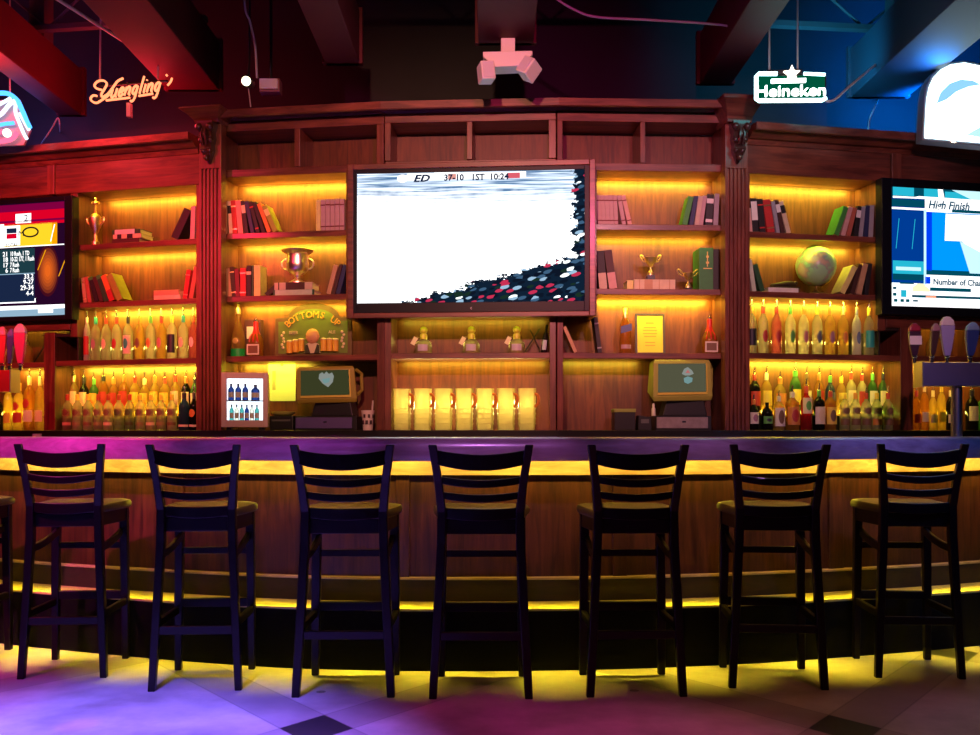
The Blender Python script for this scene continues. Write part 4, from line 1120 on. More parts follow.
# dark ornate casket and dark figure
t = thing('ornament', 'dark carved reclining ornament on the white book left of the globe', 'ornament', BR.at(784, .10, z_ob), BR.rot)
k = BR.m(784)
m = MB(); CARV2 = mat('dark bronze', (.07, .045, .03), .4, .5)
m.box(-15*k, 15*k, -.035, .035, 0, 2.2*k)
m.tube([(-14*k, 0, 3.2*k), (-6*k, 0, 4.4*k), (2*k, 0, 5.6*k), (9*k, 0, 5.4*k), (13*k, 0, 4.2*k)], [2*k, 2.4*k, 3*k, 3.2*k, 2*k], 10)
m.ball((13*k, 0, 6.6*k), 2.2*k, 10); m.ball((-14*k, 0, 3.4*k), 1.6*k, 10)
m.obj('figure', CARV2, t, smooth=True)
t = thing('book', 'black book slumped low against the books under the silver cup', 'book', BCL.at(264.5, .07, ZS['CL2']), BCL.rot, 'books left of the silver cup')
k = BCL.m(262); a = R(52); W, H = 5*k, 25*k
M = Matrix.Translation((W*.6, 0, 0)) @ Matrix.Rotation(a, 4, 'Y') @ Matrix.Translation((-W, 0, 0))
m = MB(); m.M = M; m.box(0, W, 0, .003, 0, H*.62).box(0, .002, 0, .11, 0, H*.62).box(W-.002, W, 0, .11, 0, H*.62); m.obj('cover', bookmat('black'), t)
m = MB(); m.M = M; m.box(.002, W-.002, .003, .106, .002, H*.62-.003); m.obj('pages', CREAM, t)

# trophies and cups
def handle(m, sx, pts, r): m.tube(curve3([(sx*x, 0, z) for x, z in pts], 5), r, 6)
def cup(bay, px, v, zs, h, prof, base, hand, label, metal, name='trophy_cup', figure=None, basemat=None, cat='trophy'):
    t = thing(name, label, cat, bay.at(px, v, zs), bay.rot); k = bay.m(px, v)
    MB().lathe([(r*k, z*k) for r, z in prof], 20).obj('bowl', metal, t, smooth=True)
    if base: MB().lathe([(r*k, z*k) for r, z in base], 16 if not basemat else 4, sq=0).obj('base', basemat or metal, t, smooth=True)
    for sx in (-1, 1):
        m = MB(); handle(m, sx, [(x*k, z*k) for x, z in hand], .8*k); m.obj('handle', metal, t, smooth=True)
    if figure:
        m = MB(); figure(m, k); m.obj('finial', metal, t, smooth=True)
    return t
def cross(m, k):
    m.lathe([(1.6*k, 32*k), (1*k, 35*k), (.8*k, 40*k), (1.0*k, 48*k)], 8)
    m.tube([(-4*k, 0, 43*k), (4*k, 0, 43*k)], 1.4*k, 8); m.ball((0, 0, 43*k), 2*k, 8); m.ball((0, 0, 47*k), 1.6*k, 8)
cup(BL, 95.5, .06, ZS['L1'], 48, [(2, 9), (1.6, 12), (3, 14.5), (5.2, 19), (6.6, 25), (6.8, 28), (5.6, 28.5), (4, 31), (2, 32.5)], [(4, 0), (4, 4), (2.2, 5), (1.8, 9.2)],
    [(5.6, 21), (9.2, 24), (9.6, 28), (6.8, 27)], 'tall gold trophy with cross finial, on the top shelf by the left TV', GOLD, figure=cross)
cup(BCL, 297.5, .10, z_cup, 33, [(2.2, 5.5), (3.2, 8), (8, 10.5), (10.6, 14), (11.2, 20), (10.4, 25), (11, 29), (15.5, 32), (16, 33), (15.2, 33), (9.8, 28.5), (9.4, 20), (0.2, 12)],
    [(9, 0), (9, 1.2), (5, 3), (2.4, 5.6)], [(10.6, 14), (15.5, 16), (16.2, 22), (10.8, 25.5)], 'large silver loving cup with two handles, standing on flat books left of the big TV', SILVER, 'loving_cup', cat='cup')
TB_ = mat('black trophy plinth', (.015, .014, .014), .3)
cup(BCR, 650.5, .09, z_small, 28, [(.9, 11), (.8, 13), (3, 16), (5.6, 19), (7, 22.5), (6.4, 22.8), (.2, 18)], [(5.4, 0), (5.4, 5)],
    [(4, 18), (8, 19.5), (10.5, 24), (8.6, 25), (6.4, 22)], 'small gold two-handled trophy on black plinth, standing on an old book', GOLD, basemat=TB_,
    figure=lambda m, k: m.lathe([(2.8*k, 5*k), (2.8*k, 8*k), (1.6*k, 10*k), (1*k, 11.4*k)], 12))
cup(BCR, 688, .09, ZS['CR2'], 24, [(.8, 8), (.7, 10), (2.4, 12.5), (4.6, 15.5), (6, 18), (5.4, 18.2), (.2, 14)], [(4.4, 0), (4.4, 3)],
    [(3.6, 14.5), (8, 16.5), (11, 20.5), (8.8, 21.4), (5.4, 17.6)], 'shortest gold trophy with spread handles, left of the green book box', GOLD, basemat=TB_,
    figure=lambda m, k: m.lathe([(2.6*k, 3*k), (2.6*k, 6*k), (1.4*k, 7.6*k), (.9*k, 8.4*k)], 12))

# green slipcase
t = thing('book_box', 'tall green box with gold marks beside the right pilaster', 'box', BCR.at(707, .05, ZS['CR2']), BCR.rot); k = BCR.m(707)
MB().box(-8*k, 6.5*k, 0, .17, 0, 43*k).obj('case', mat('green cloth', (.03, .22, .05), .5, var=.2), t, bevel=.003)
MB().box(6.5*k, 13*k, .004, .17, 0, 42*k).obj('slipcase', mat('black card', (.012, .014, .013), .5), t, bevel=.003)
m = MB()
m.lathe([(1.6*k, -.001), (1.6*k, .002)], 10, (0, 0, 0))
m = MB(); m.box(0, .9*k, -.0015, 0, 24*k, 39*k).box(-1*k, 2*k, -.0015, 0, 27*k, 29*k).box(-.8*k, 1.8*k, -.0015, 0, 33*k, 35*k).box(-3.6*k, 5*k, -.0015, 0, 21.6*k, 22.6*k)
m.obj('gilt_marks', mat('gilt print', (.75, .65, .15), .4), t)

# globe
t = thing('desk_globe', 'pale green desk globe on a low stand', 'globe', BR.at(816, .12, ZS['R2']), BR.rot); k = BR.m(816, .12)
def globe_mat():
    m = bpy.data.materials.new('globe map'); m.use_nodes = True; nt = m.node_tree; b = nt.nodes['Principled BSDF']
    tc = nt.nodes.new('ShaderNodeTexCoord'); n = nt.nodes.new('ShaderNodeTexNoise'); n.inputs['Scale'].default_value = 8; n.inputs['Detail'].default_value = 6
    nt.links.new(tc.outputs['Object'], n.inputs['Vector'])
    r_ = nt.nodes.new('ShaderNodeValToRGB'); e = r_.color_ramp
    e.elements[0].position = .47; e.elements[0].color = (.40, .78, .36, 1); e.elements[1].position = .50; e.elements[1].color = (.38, .55, .34, 1)
    x = e.elements.new(.56); x.color = (.66, .50, .30, 1); x = e.elements.new(.63); x.color = (.75, .68, .40, 1)
    nt.links.new(n.outputs['Fac'], r_.inputs['Fac']); nt.links.new(r_.outputs['Color'], b.inputs['Base Color']); b.inputs['Roughness'].default_value = .3
    b.inputs['Coat Weight'].default_value = .4
    return m
MB().ball((0, 0, 29.6*k), 19.8*k, 28).obj('sphere', globe_mat(), t, smooth=True)
m = MB(); tl = R(23)
m.tube([(20.5*k*math.sin(q+tl), 0, 29.6*k - 20.5*k*math.cos(q+tl)) for q in [math.pi*i/20 for i in range(-1, 22)]], .7*k, 6)
m.obj('meridian_arm', mat('brass', (.6, .42, .15), .3, 1), t, smooth=True)
MB().lathe([(12.5*k, 0), (12.5*k, 1.2*k), (8*k, 2.6*k), (3*k, 4*k), (1.4*k, 6*k), (1.2*k, 9.4*k)], 20).obj('stand', mat('aged brass', (.32, .2, .07), .35, .8), t, smooth=True)

# pub sign
t = thing('pub_sign', 'green arched wooden pub sign with raised bartender and beer mugs', 'sign', BCL.at(313, .10, ZS['CL3']), BCL.rot); k = BCL.m(313, .1)
def arch(w, z0, zs, rise, aw):
    P = [(-w, z0), (w, z0), (w, zs), (aw*1.08, zs)]
    P += [(aw*math.cos(q), zs+1.5*k + rise*math.sin(q)) for q in [math.pi*i/16 for i in range(0, 17)]]
    return P + [(-aw*1.08, zs), (-w, zs)]
MB().prism(arch(40*k, 0, 39*k, 12.5*k, 26*k), .0, .022).obj('frame_board', mat('olive painted frame', (.15, .10, .03), .5, var=.25, nscale=20), t, bevel=.004)
MB().prism(arch(36*k, 3*k, 35*k, 11*k, 23*k), -.004, .0).obj('field', mat('green painted field', (.15, .24, .03), .5, var=.3, nscale=14), t)
OCH = mat('ochre relief paint', (.85, .50, .06), .45); PALE = mat('pale relief paint', (.72, .62, .38), .5); SK = mat('painted skin', (.68, .36, .16), .5)
m = MB(); word = 'BOTTOMS UP'
for i, ch in enumerate(word):
    if ch == ' ': m.obj('arched_lettering', OCH, t); m = MB(); continue
    q = math.pi*(.5 + .36*(1 - 2*i/(len(word)-1)))
    cx_, cz_ = 26*k*math.cos(q), 24.5*k + 14*k*math.sin(q)
    m.text(ch, 9.6*k, (cx_, -.008, cz_), .008, rot=(q-math.pi/2)*.72, sx=.95)
m.obj('arched_lettering', OCH, t)
m = MB(); m.text('BEER', 4.4*k, (-20*k, -.007, 22.5*k), .006); m.text('ALE', 4.4*k, (20*k, -.007, 22.5*k), .006); m.obj('small_lettering', PALE, t)
m = MB(); m.ball((0, -.012, 20*k), 7.2*k, 14, sy=.55, sz=1.05); m.ball((0, -.03, 18.6*k), 1.3*k, 8); m.ball((-6*k, -.01, 19.6*k), 1.5*k, 8, sy=.5); m.ball((6*k, -.01, 19.6*k), 1.5*k, 8, sy=.5)
m.obj('bartender_head', SK, t, smooth=True)
m = MB(); m.ball((0, -.026, 16*k), 2.8*k, 10, sy=.4, sz=.5); m.ball((-2.3*k, -.028, 21.5*k), .6*k, 6); m.ball((2.3*k, -.028, 21.5*k), .6*k, 6); m.obj('moustache', mat('red brown paint', (.42, .08, .02), .5), t, smooth=True)
m = MB(); m.prism([(-8*k, 3*k), (8*k, 3*k), (6.5*k, 12*k), (2.5*k, 14*k), (-2.5*k, 14*k), (-6.5*k, 12*k)], -.014, -.004); m.obj('shirt', PALE, t)
m = MB(); m.prism([(-7.5*k, 3*k), (-2*k, 3*k), (-5*k, 12*k), (-7*k, 11*k)], -.018, -.014).prism([(7.5*k, 3*k), (2*k, 3*k), (5*k, 12*k), (7*k, 11*k)], -.018, -.014); m.obj('braces', mat('dark painted relief', (.04, .05, .02), .5), t)
for sx in (-1, 1):
    for i in range(3):
        x = sx*(11.5+6.2*i)*k; dz = (-.9*i if sx < 0 else -.2*i)*k
        m = MB().lathe([(3.0*k, 5*k+dz), (3.0*k, 15*k+dz), (3.2*k, 16*k+dz)], 10, (x, -.012, 0)); mg = m.obj('beer_mug', OCH, t, smooth=True)
        MB().ball((x, -.012, 16.6*k+dz), 3.4*k, 10, sz=.5).obj('froth', PALE, mg, smooth=True)
for sx in (-1, 1):
    m = MB()
    for i in range(6): m.ball((sx*(31+1.2*math.sin(i*2))*k, -.006, (9+3*i)*k), 1.5*k, 8, sy=.4)
    m.obj('hop_relief', PALE, t, smooth=True)

# ------------------------------------------------------------------ bottles
def tintname(c): return ' '.join('%.2f' % q for q in c)
def shell(m, r, z0, z1, half=R(62), n=8, off=0):
    vs = []
    for i in range(n+1):
        a = -math.pi/2 + off - half + 2*half*i/n
        vs += [(r*math.cos(a), r*math.sin(a), z0), (r*math.cos(a), r*math.sin(a), z1)]
    return m.add(vs, [(2*i, 2*i+2, 2*i+3, 2*i+1) for i in range(n)])
GLS = {'clear': glass('clear glass', (.96, .95, .86), .30, body=(.9, .84, .6)), 'amber': glass('amber spirit', (.85, .45, .10), .35, body=(.8, .42, .08)), 'green': glass('green glass', (.25, .60, .20), .35, body=(.2, .5, .15)),
       'gold': glass('golden spirit', (.95, .72, .25), .35, body=(.9, .65, .2)), 'dark': glass('dark bottle glass', (.06, .05, .045), .5, body=(.03, .025, .02)), 'blue': glass('blue glass', (.15, .25, .55), .45, body=(.08, .14, .32)),
       'frost': glass('frosted glass', (.96, .94, .82), .40, gloss=.35, body=(.92, .86, .62)), 'pink': glass('pink liqueur', (.95, .45, .38), .4, body=(.9, .35, .3)), 'white': glass('opaque white glass', (.5, .5, .5), .92, body=(.85, .82, .8)), 'teal': glass('teal glass', (.3, .7, .66), .4, body=(.2, .6, .55)),
       'red': glass('red liqueur', (.75, .08, .05), .5, body=(.6, .05, .04))}
def pm(name, c, rough=.45): return mat('print '+name, c, rough)
PR = dict(red=pm('red', (.48, .04, .03)), teal=pm('teal', (.03, .42, .36)), black=pm('black', (.02, .02, .03)), white=pm('white', (.80, .74, .58)), cream=pm('cream', (.80, .68, .42)), yellow=pm('yellow', (.85, .62, .08)),
          orange=pm('orange', (.70, .26, .05)), purple=pm('purple', (.40, .20, .25)), green=pm('green', (.12, .45, .08)), blue=pm('blue', (.16, .22, .36)), pink=pm('pink', (.60, .22, .20)), gold=GOLD, brown=pm('brown', (.20, .11, .05)), olive=pm('olive', (.30, .26, .10)), navy=pm('navy', (.12, .12, .16)), silver=STEEL)
SHAPE = {  # radius profile against height of the glass (fractions of total height), radii in fractions of body radius
 'vodka': ([(.80, 0), (1, .012), (1, .52), (.94, .58), (.72, .64), (.40, .69), (.33, .74), (.33, .84)], 0),
 'slim': ([(.85, 0), (1, .012), (1, .55), (.9, .62), (.6, .70), (.42, .75), (.40, .84)], 0),
 'whisky': ([(.9, 0), (1, .012), (1, .56), (.9, .62), (.55, .67), (.36, .72), (.34, .84)], .75),
 'round': ([(.85, 0), (1, .015), (1, .50), (.95, .56), (.75, .62), (.42, .67), (.35, .74), (.35, .84)], 0),
 'champ': ([(.9, 0), (1, .01), (1, .30), (.92, .40), (.66, .55), (.40, .68), (.34, .78), (.34, .92)], 0),
 'squat': ([(.95, 0), (1, .02), (1, .34), (.88, .44), (.55, .52), (.30, .56), (.28, .64)], .5)}
def bottle(loc, rot, H, rb, shape, gl, label, cat='bottle', group=None, lab=None, mark=None, cap=None, pour=True, low=None, nm='bottle', yaw=0):
    t = thing(nm, label, cat, loc, rot+yaw, group); prof, sq = SHAPE[shape]; n = 16
    MB().lathe([(r*rb, z*H) for r, z in prof], n, sq=sq*.35).obj('glass_body', GLS[gl], t, smooth=True)
    ztop = prof[-1][1]; q = rb*(1.0+.35*sq*.40)*1.015 + .0006
    if lab:
        c, z0, z1 = lab; MB2 = shell(MB(), q, z0*H, z1*H); MB2.obj('label', PR[c], t, smooth=True)
    if mark:
        c, z0, z1, w = mark; m = MB(); n_ = 8; vs = []
        for i in range(n_+1):
            x_ = -1 + 2*i/n_; th = -math.pi/2 + w*x_; hh_ = (z1-z0)/2*math.sqrt(max(.03, 1-x_*x_)); zc_ = (z0+z1)/2
            for sg in (-1, 1): vs.append(((q+.0012)*math.cos(th), (q+.0012)*math.sin(th), (zc_+sg*hh_)*H))
        m.add(vs, [(2*i, 2*i+2, 2*i+3, 2*i+1) for i in range(n_)]); m.obj('emblem', PR[c], t)
    if low:
        c, z0, z1 = low; shell(MB(), q+.0003, z0*H, z1*H, R(75)).obj('lower_label', PR[c], t, smooth=True)
    rn = prof[-1][0]*rb
    if cap: MB().lathe([(rn*1.12, (ztop-.13)*H), (rn*1.15, ztop*H), (rn*.9, (ztop+.012)*H)], 12).obj('neck_band', PR[cap], t, smooth=True)
    if pour:
        m = MB().lathe([(rn*.95, (ztop+.0125)*H), (rn*.9, (ztop+.022)*H), (rn*.45, (ztop+.03)*H)], 10)
        m.tube([(0, 0, (ztop+.025)*H), (0, 0, (ztop+.10)*H), (rn*.25, -.004, (ztop+.16)*H)], [rn*.42, rn*.36, rn*.30], 7)
        m.obj('pourer', CHROME, t, smooth=True)
    return t
# flavoured bottles on the left bay's bottle shelf
W_ = 'on left bottle shelf'; G_ = 'bottles in the upper row of the left bay'
vx = [87, 95.8, 106.2, 116.6, 128, 139.6, 150.6, 161.4, 172, 183.2, 193.6]
vd = [('slim', 'white', 'red', None, 'white', 'slim white bottle with red swirls'), ('vodka', 'clear', None, 'purple', 'teal', 'clear bottle with purple print'), ('vodka', 'clear', None, 'cream', 'red', 'clear bottle with faint cream print'),
      ('vodka', 'clear', None, 'red', 'red', 'clear bottle with small red print'), ('vodka', 'clear', 'white', 'teal', 'black', 'clear bottle with teal disc on white label'), ('vodka', 'gold', None, 'brown', 'orange', 'golden bottle with brown print'),
      ('vodka', 'clear', None, 'orange', 'green', 'clear bottle with orange print and green neck'), ('vodka', 'gold', None, 'pink', 'red', 'golden bottle with pink print'), ('vodka', 'frost', 'black', None, 'yellow', 'pale bottle with black label'),
      ('vodka', 'frost', None, 'cream', 'teal', 'pale frosted bottle with teal neck'), ('vodka', 'pink', None, 'white', 'orange', 'pinkish bottle next to the pilaster')]
for i, (px, (sh, gl, lb, mk, cp, lab)) in enumerate(zip(vx, vd)):
    k = BL.m(px, .06); H = (356-307)*k*1.04
    bottle(BL.at(px, .06, ZS['L3']), BL.rot, H, (3.2 if sh == 'slim' else 4.8)*k, sh, gl, f'{lab}, {ORD[i]} from left {W_}', group=G_,
           lab=(lb, .12, .48) if lb else None, mark=(mk, .22, .42, .5) if mk else None, cap=cp)
W_ = 'on right bottle shelf'; G_ = 'bottles in the upper row of the right bay'
vx = [751.5, 763.2, 776.6, 790.3, 803.7, 817.2, 830, 843.2, 856.6, 868.9]
vd = [('clear', 'black', None, 'yellow', 'clear bottle with dark label'), ('clear', None, 'red', 'red', 'clear bottle with red print'), ('pink', None, 'red', 'red', 'pink-red bottle'), ('frost', None, 'green', 'green', 'pale bottle with green neck'),
      ('frost', None, 'pink', 'orange', 'pale bottle with pink print'), ('clear', None, 'navy', 'yellow', 'clear bottle with navy print'), ('gold', None, 'purple', 'orange', 'golden bottle with purple print'), ('gold', None, 'orange', 'gold', 'golden bottle with orange print'),
      ('white', None, 'blue', 'silver', 'white bottle with small blue motif'), ('clear', 'teal', None, 'yellow', 'clear bottle with teal label')]
for i, (px, (gl, lb, mk, cp, lab)) in enumerate(zip(vx, vd)):
    k = BR.m(px, .06); H = (351.5-297.5)*k*1.04
    bottle(BR.at(px, .06, ZS['R3']), BR.rot, H, (4.4 if gl == 'white' else 5.1)*k, 'vodka', gl, f'{lab}, {ORD[i]} from left {W_}', group=G_,
           lab=(lb, .14, .44) if lb else None, mark=(mk, .2, .42, .5) if mk else None, cap=cp)

# lower left display: twelve squat patterned bottles in front, taller ones on a riser behind
def riser(bay, p0, p1, v0, h, label):
    t = thing('bottle_riser', label, 'riser', bay.at((p0+p1)/2, v0, ZC), bay.rot); w = (bay.u(p1, v0)-bay.u(p0, v0))/2
    MB().box(-w, w, 0, .13, h-.012, h).obj('step', BLK, t); MB().box(-w, w, 0, .012, 0, h-.012).obj('riser_board', BLK, t)
    return ZC+h
zb = riser(BL, 64, 196, .115, .10, 'black step carrying the back row of bottles in the lower left bay')
W_ = 'back row, lower left bay'; G_ = 'tall bottles at the back of the lower left bay'
bx = [74, 84, 94, 103.5, 113.6, 124, 135, 144.6, 154.8, 165, 175.4, 186, 195.2]
bd = [('round', 'gold', 'cream', 'gold', 'golden bottle with cream label'), ('round', 'dark', 'cream', 'black', 'dark bottle with cream label'), ('vodka', 'green', 'yellow', 'green', 'green bottle with yellow label'), ('slim', 'amber', 'red', 'black', 'amber bottle with red label'),
      ('round', 'amber', 'red', 'orange', 'amber bottle with orange neck'), ('whisky', 'amber', 'red', 'orange', 'square amber bottle'), ('whisky', 'gold', 'yellow', 'red', 'golden bottle with big red neck'), ('round', 'gold', 'yellow', 'white', 'golden bottle with white neck'),
      ('round', 'gold', 'yellow', 'orange', 'golden bottle with orange neck'), ('whisky', 'gold', 'yellow', 'red', 'square golden bottle with red neck'), ('round', 'gold', 'cream', 'red', 'golden bottle with slim red neck'), ('vodka', 'dark', 'white', 'orange', 'dark bottle with bright orange neck'),
      ('slim', 'green', 'white', 'black', 'green bottle next to the pilaster')]
for i, (px, (sh, gl, lb, cp, lab)) in enumerate(zip(bx, bd)):
    k = BL.m(px, .18); zz = BL.z(368+(i*7 % 5), px, .18); H = zz - zb
    bottle(BL.at(px, .18, zb), BL.rot, H, 4.7*k, sh, gl, f'{lab}, {ORD[i]} from left in the {W_}', group=G_, lab=(lb, .22, .52), cap=cp)
W_ = 'front row, lower left bay'; G_ = 'squat bottles at the front of the lower left bay'
fx = [67.6, 77.4, 88, 98.4, 108.4, 119, 129.6, 140.4, 151, 161.4, 172]
for i, px in enumerate(fx):
    k = BL.m(px, .05); H = 42.5*k; red = i in (0, 3, 4, 5, 6)
    bottle(BL.at(px, .05, ZC), BL.rot, H, 4.8*k, 'round', 'frost' if i % 3 else 'clear', f'clear patterned bottle with {"red" if red else "yellow"} neck, {ORD[i]} from left in the {W_}', group=G_,
           lab=('olive', .34, .50), mark=('brown', .35, .49, .7), low=('brown' if i % 4 == 2 else 'olive' if i % 2 else 'cream', .12, .19), cap='red' if red else 'yellow', pour=False)
for i, (px, gl, lab) in enumerate(((184.2, 'blue', 'dark blue bottle'), (194, 'dark', 'dark bottle with small orange label'))):
    k = BL.m(px, .08); bottle(BL.at(px, .05, ZC), BL.rot, 44*k, (5.4-.9*i)*k, 'round', gl, f'{lab} at right end of front row, lower left bay', group=G_, mark=('orange', .3, .48, .7) if i else None,
                              low=('white', .08, .13), cap='black', pour=True)

# lower right display
zb = riser(BR, 749, 892, .115, .10, 'black step carrying the back row of bottles in the lower right bay')
G_ = 'bottles at the back of the lower right bay'
for px, top, sh, gl, lb, cp, rb, lab in (
    (754.5, 367, 'whisky', 'dark', 'red', 'red', 5.2, 'dark square bottle with slanted red label beside the right pilaster'), (766.6, 366, 'vodka', 'gold', 'yellow', 'white', 5.2, 'yellow bottle with tall white neck in the lower right bay'),
    (780, 371, 'round', 'gold', 'orange', 'orange', 6, 'wide golden bottle with orange label behind the white labelled one'), (795.3, 363, 'slim', 'green', 'yellow', 'green', 5.6, 'tall yellow-green bottle behind the orange labelled one'),
    (806.6, 366, 'vodka', 'amber', 'cream', 'brown', 4.6, 'amber bottle behind the round cream labelled one'), (819, 366, 'round', 'amber', 'red', 'orange', 4.8, 'amber bottle with red label behind a white labelled bottle'),
    (830.2, 369, 'round', 'blue', 'navy', 'green', 4.8, 'blue tinted bottle with green neck behind the yellow labelled one'), (841.4, 370, 'vodka', 'gold', 'yellow', 'yellow', 4.8, 'bottle with bright yellow neck in the lower right bay'),
    (851.2, 365, 'vodka', 'frost', 'cream', 'red', 4.8, 'pale bottle with red neck, left one of two in the lower right bay'), (862, 367, 'vodka', 'frost', 'red', 'red', 4.8, 'pale bottle with red label and red neck in the lower right bay'),
    (872.6, 366, 'vodka', 'green', 'white', 'green', 4.8, 'green necked bottle near the right end of the lower right bay'), (883.2, 366, 'vodka', 'green', 'cream', 'black', 4.8, 'dark necked bottle at the right end of the lower right bay')):
    k = BR.m(px, .18); H = BR.z(top, px, .18) - zb
    bottle(BR.at(px, .18, zb), BR.rot, H, rb*k, sh, gl, lab, group=G_, lab=(lb, .2, .5), cap=cp)
G_ = 'bottles at the front of the lower right bay'
for px, top, sh, gl, lb, mk, cp, rb, lab in (
    (753.6, 394, 'round', 'dark', ('white', .18, .5), 'purple', 'orange', 5, 'dark bottle with white patterned label, front row beside the right pilaster'),
    (767, 397, 'round', 'dark', ('green', .2, .42), 'black', None, 5.4, 'dark bottle with dull green label, second in the lower right front row'),
    (778.8, 390, 'whisky', 'gold', ('white', .1, .56), 'brown', 'white', 5.4, 'bottle with large white rectangular label, lower right front row'),
    (792.2, 385, 'whisky', 'amber', ('orange', .12, .52), 'red', 'white', 6.6, 'wide amber bottle with orange label, lower right front row'),
    (806.2, 378, 'round', 'red', ('cream', .32, .62), 'green', 'red', 5.6, 'dark red bottle with round cream label, lower right front row'),
    (818.9, 383, 'whisky', 'dark', ('white', .13, .5), 'cream', 'green', 5.4, 'dark bottle with white label and green shoulder, lower right front row'),
    (830.4, 384, 'whisky', 'amber', ('yellow', .13, .5), 'brown', 'red', 5.4, 'amber bottle with yellow label, lower right front row')):
    k = BR.m(px, .07); H = (430-top)*k
    bottle(BR.at(px, .05, ZC), BR.rot, H, rb*k, sh, gl, lab, group=G_, lab=lb, mark=(mk, lb[1]+.06, lb[2]-.06, .5), cap=cp, pour=top < 395)
for i, px in enumerate((844.6, 855.4, 866.2, 876.8, 888)):
    k = BR.m(px, .07)
    bottle(BR.at(px, .05, ZC), BR.rot, 44*k, 5*k, 'round', 'frost' if i % 2 else 'clear', f'patterned bottle with {["yellow", "orange", "red", "yellow", "red"][i]} neck, {ORD[i]} of five at lower right', group=G_,
           lab=('olive', .36, .52), mark=('brown', .37, .51, .7), low=('orange' if i == 3 else 'brown', .12, .26), cap=['yellow', 'orange', 'red', 'yellow', 'red'][i], pour=i in (2, 4))
# far right bay, under the beer tower
G_ = 'bottles below the right beer tower'
for i, (px, gl, lb, top) in enumerate(((916.5, 'amber', 'red', 352), (924.5, 'amber', 'cream', 366), (933, 'gold', 'cream', 372), (941.5, 'gold', 'yellow', 366), (950.5, 'dark', 'white', 370))):
    k = BR.m(px, .1)
    bottle(BR.at(px, .1, ZC), BR.rot, (54 if i % 2 else 47)*k, 4.2*k, 'vodka', gl, f'{["red labelled amber", "cream labelled amber", "cream labelled golden", "yellow labelled golden", "dark"][i]} bottle half hidden under the right beer tower, {ORD[i]} from left', group=G_, lab=(lb, .16, .34), cap=lb)
for px, gl, lab in ((972, 'dark', 'dark bottle with cream label right of the beer tower\'s column'), (984, 'green', 'green bottle cut off by the right edge beside the beer tower')):
    k = BR.m(px, .1); bottle(BR.at(px, .1, ZC), BR.rot, 48*k, 6*k, 'round', gl, lab, group=G_, lab=('cream', .2, .5), cap='black')
G_ = 'gold bottles on the shelf behind the right beer taps'
for px, lab in ((934, 'squat gold bottle behind the slanted dark tap handle at right'), (977, 'squat gold bottle behind the blue tap handle at right')):
    k = BR.m(px, .12); bottle(BR.at(px, .12, ZS['RR3']), BR.rot, 36*k, 7*k, 'squat', 'gold', lab, group=G_, cap='gold', pour=False)
# far left bay
G_ = 'bottles below the left beer tower'
for px, top, sh, gl, lb, cp, rb, lab in ((-2, 388, 'round', 'dark', 'white', 'red', 4.5, 'dark bottle at the left edge below the red beer tower'), (8.2, 378, 'slim', 'gold', 'yellow', 'orange', 4.4, 'narrow golden bottle below the left beer tower'), (19, 376, 'round', 'gold', 'red', 'yellow', 5.6, 'golden bottle with broad red label below the left beer tower'),
    (29.5, 369, 'whisky', 'amber', 'white', 'cream', 5.4, 'tall amber bottle with white label left of the left bay divider'), (40, 369, 'vodka', 'gold', 'cream', 'cream', 4.8, 'tall pale golden bottle touching the left bay divider')):
    k = BL.m(px, .12); H = (432-top)*k
    bottle(BL.at(px, .12, ZC), BL.rot, H, rb*k, sh, gl, lab, group=G_, lab=(lb, .14, .32), mark=('red', .36, .5, .6) if px in (19, 29.5) else None, cap=cp)
k = BL.m(27, .12)
bottle(BL.at(26.5, .12, ZS['LL3']), BL.rot, 34*k, 6*k, 'squat', 'gold', 'squat gold bottle on the small shelf under the left TV', cap='gold', pour=False)
t = thing('divider_stick', 'dark thin stick leaning behind the gold bottle under the left TV', 'stick', BL.at(38, .2, ZS['LL3']), BL.rot)
k = BL.m(38); MB().tube([(-6*k, 0, .006), (7*k, .05, 26*k)], .006, 6).obj('shaft', PLAS, t)

# three squat tequila-like bottles under the big TV
for i, (px, lab) in enumerate(((423.6, 'squat gold-capped bottle with hanging tag, left of three under the big TV'), (471.5, 'squat gold-capped bottle with hanging tag, middle of three under the big TV'), (516.8, 'squat gold-capped bottle with hanging tag, right of three under the big TV'))):
    k = BC.m(px, .12); t = thing('squat_bottle', lab, 'bottle', BC.at(px, .12, ZS['C3']), BC.rot, 'squat bottles under the big TV')
    MB().lathe([(8*k, 0), (8.6*k, .6*k), (8.4*k, 7*k), (7.6*k, 11*k), (5*k, 14.2*k), (2.4*k, 15*k), (2.3*k, 16*k)], 20, sq=.1).obj('glass_body', GLS['clear'], t, smooth=True)
    MB().lathe([(7.8*k, .8*k), (7.6*k, 7.5*k)], 20, sq=.1).obj('liquor', GLS['gold'], t, smooth=True)
    shell(MB(), 8.7*k, 3*k, 9.5*k, R(34)).obj('label', mat('lilac label', (.55, .52, .62), .4), t, smooth=True)
    m = MB().lathe([(3.6*k, 15*k), (3.8*k, 19*k), (3.2*k, 20.5*k)], 14); m.ball((0, 0, 24*k), 4*k, 14); m.obj('round_stopper', mat('gold green wax', (.62, .58, .06), .35), t, smooth=True)
    m = MB(); m.M = Matrix.Translation((-8.5*k, -7*k, 13*k)) @ Matrix.Rotation(R(28), 4, 'Y'); m.box(-2.2*k, 2.2*k, -.001, .001, -4*k, 4*k); m.obj('hang_tag', mat('tag card', (.85, .80, .50), .6), t)
    MB().tube([(-3*k, -2.5*k, 17*k), (-6.4*k, -7*k, 16.6*k)], .0012, 5).obj('ribbon', mat('yellow ribbon', (.8, .7, .2), .6), t)
t = thing('leaning_bottle', 'dark slender bottle with pale label at right end under the big TV', 'bottle', BC.at(543.5, .12, ZS['C3']), BC.rot); k = BC.m(543)
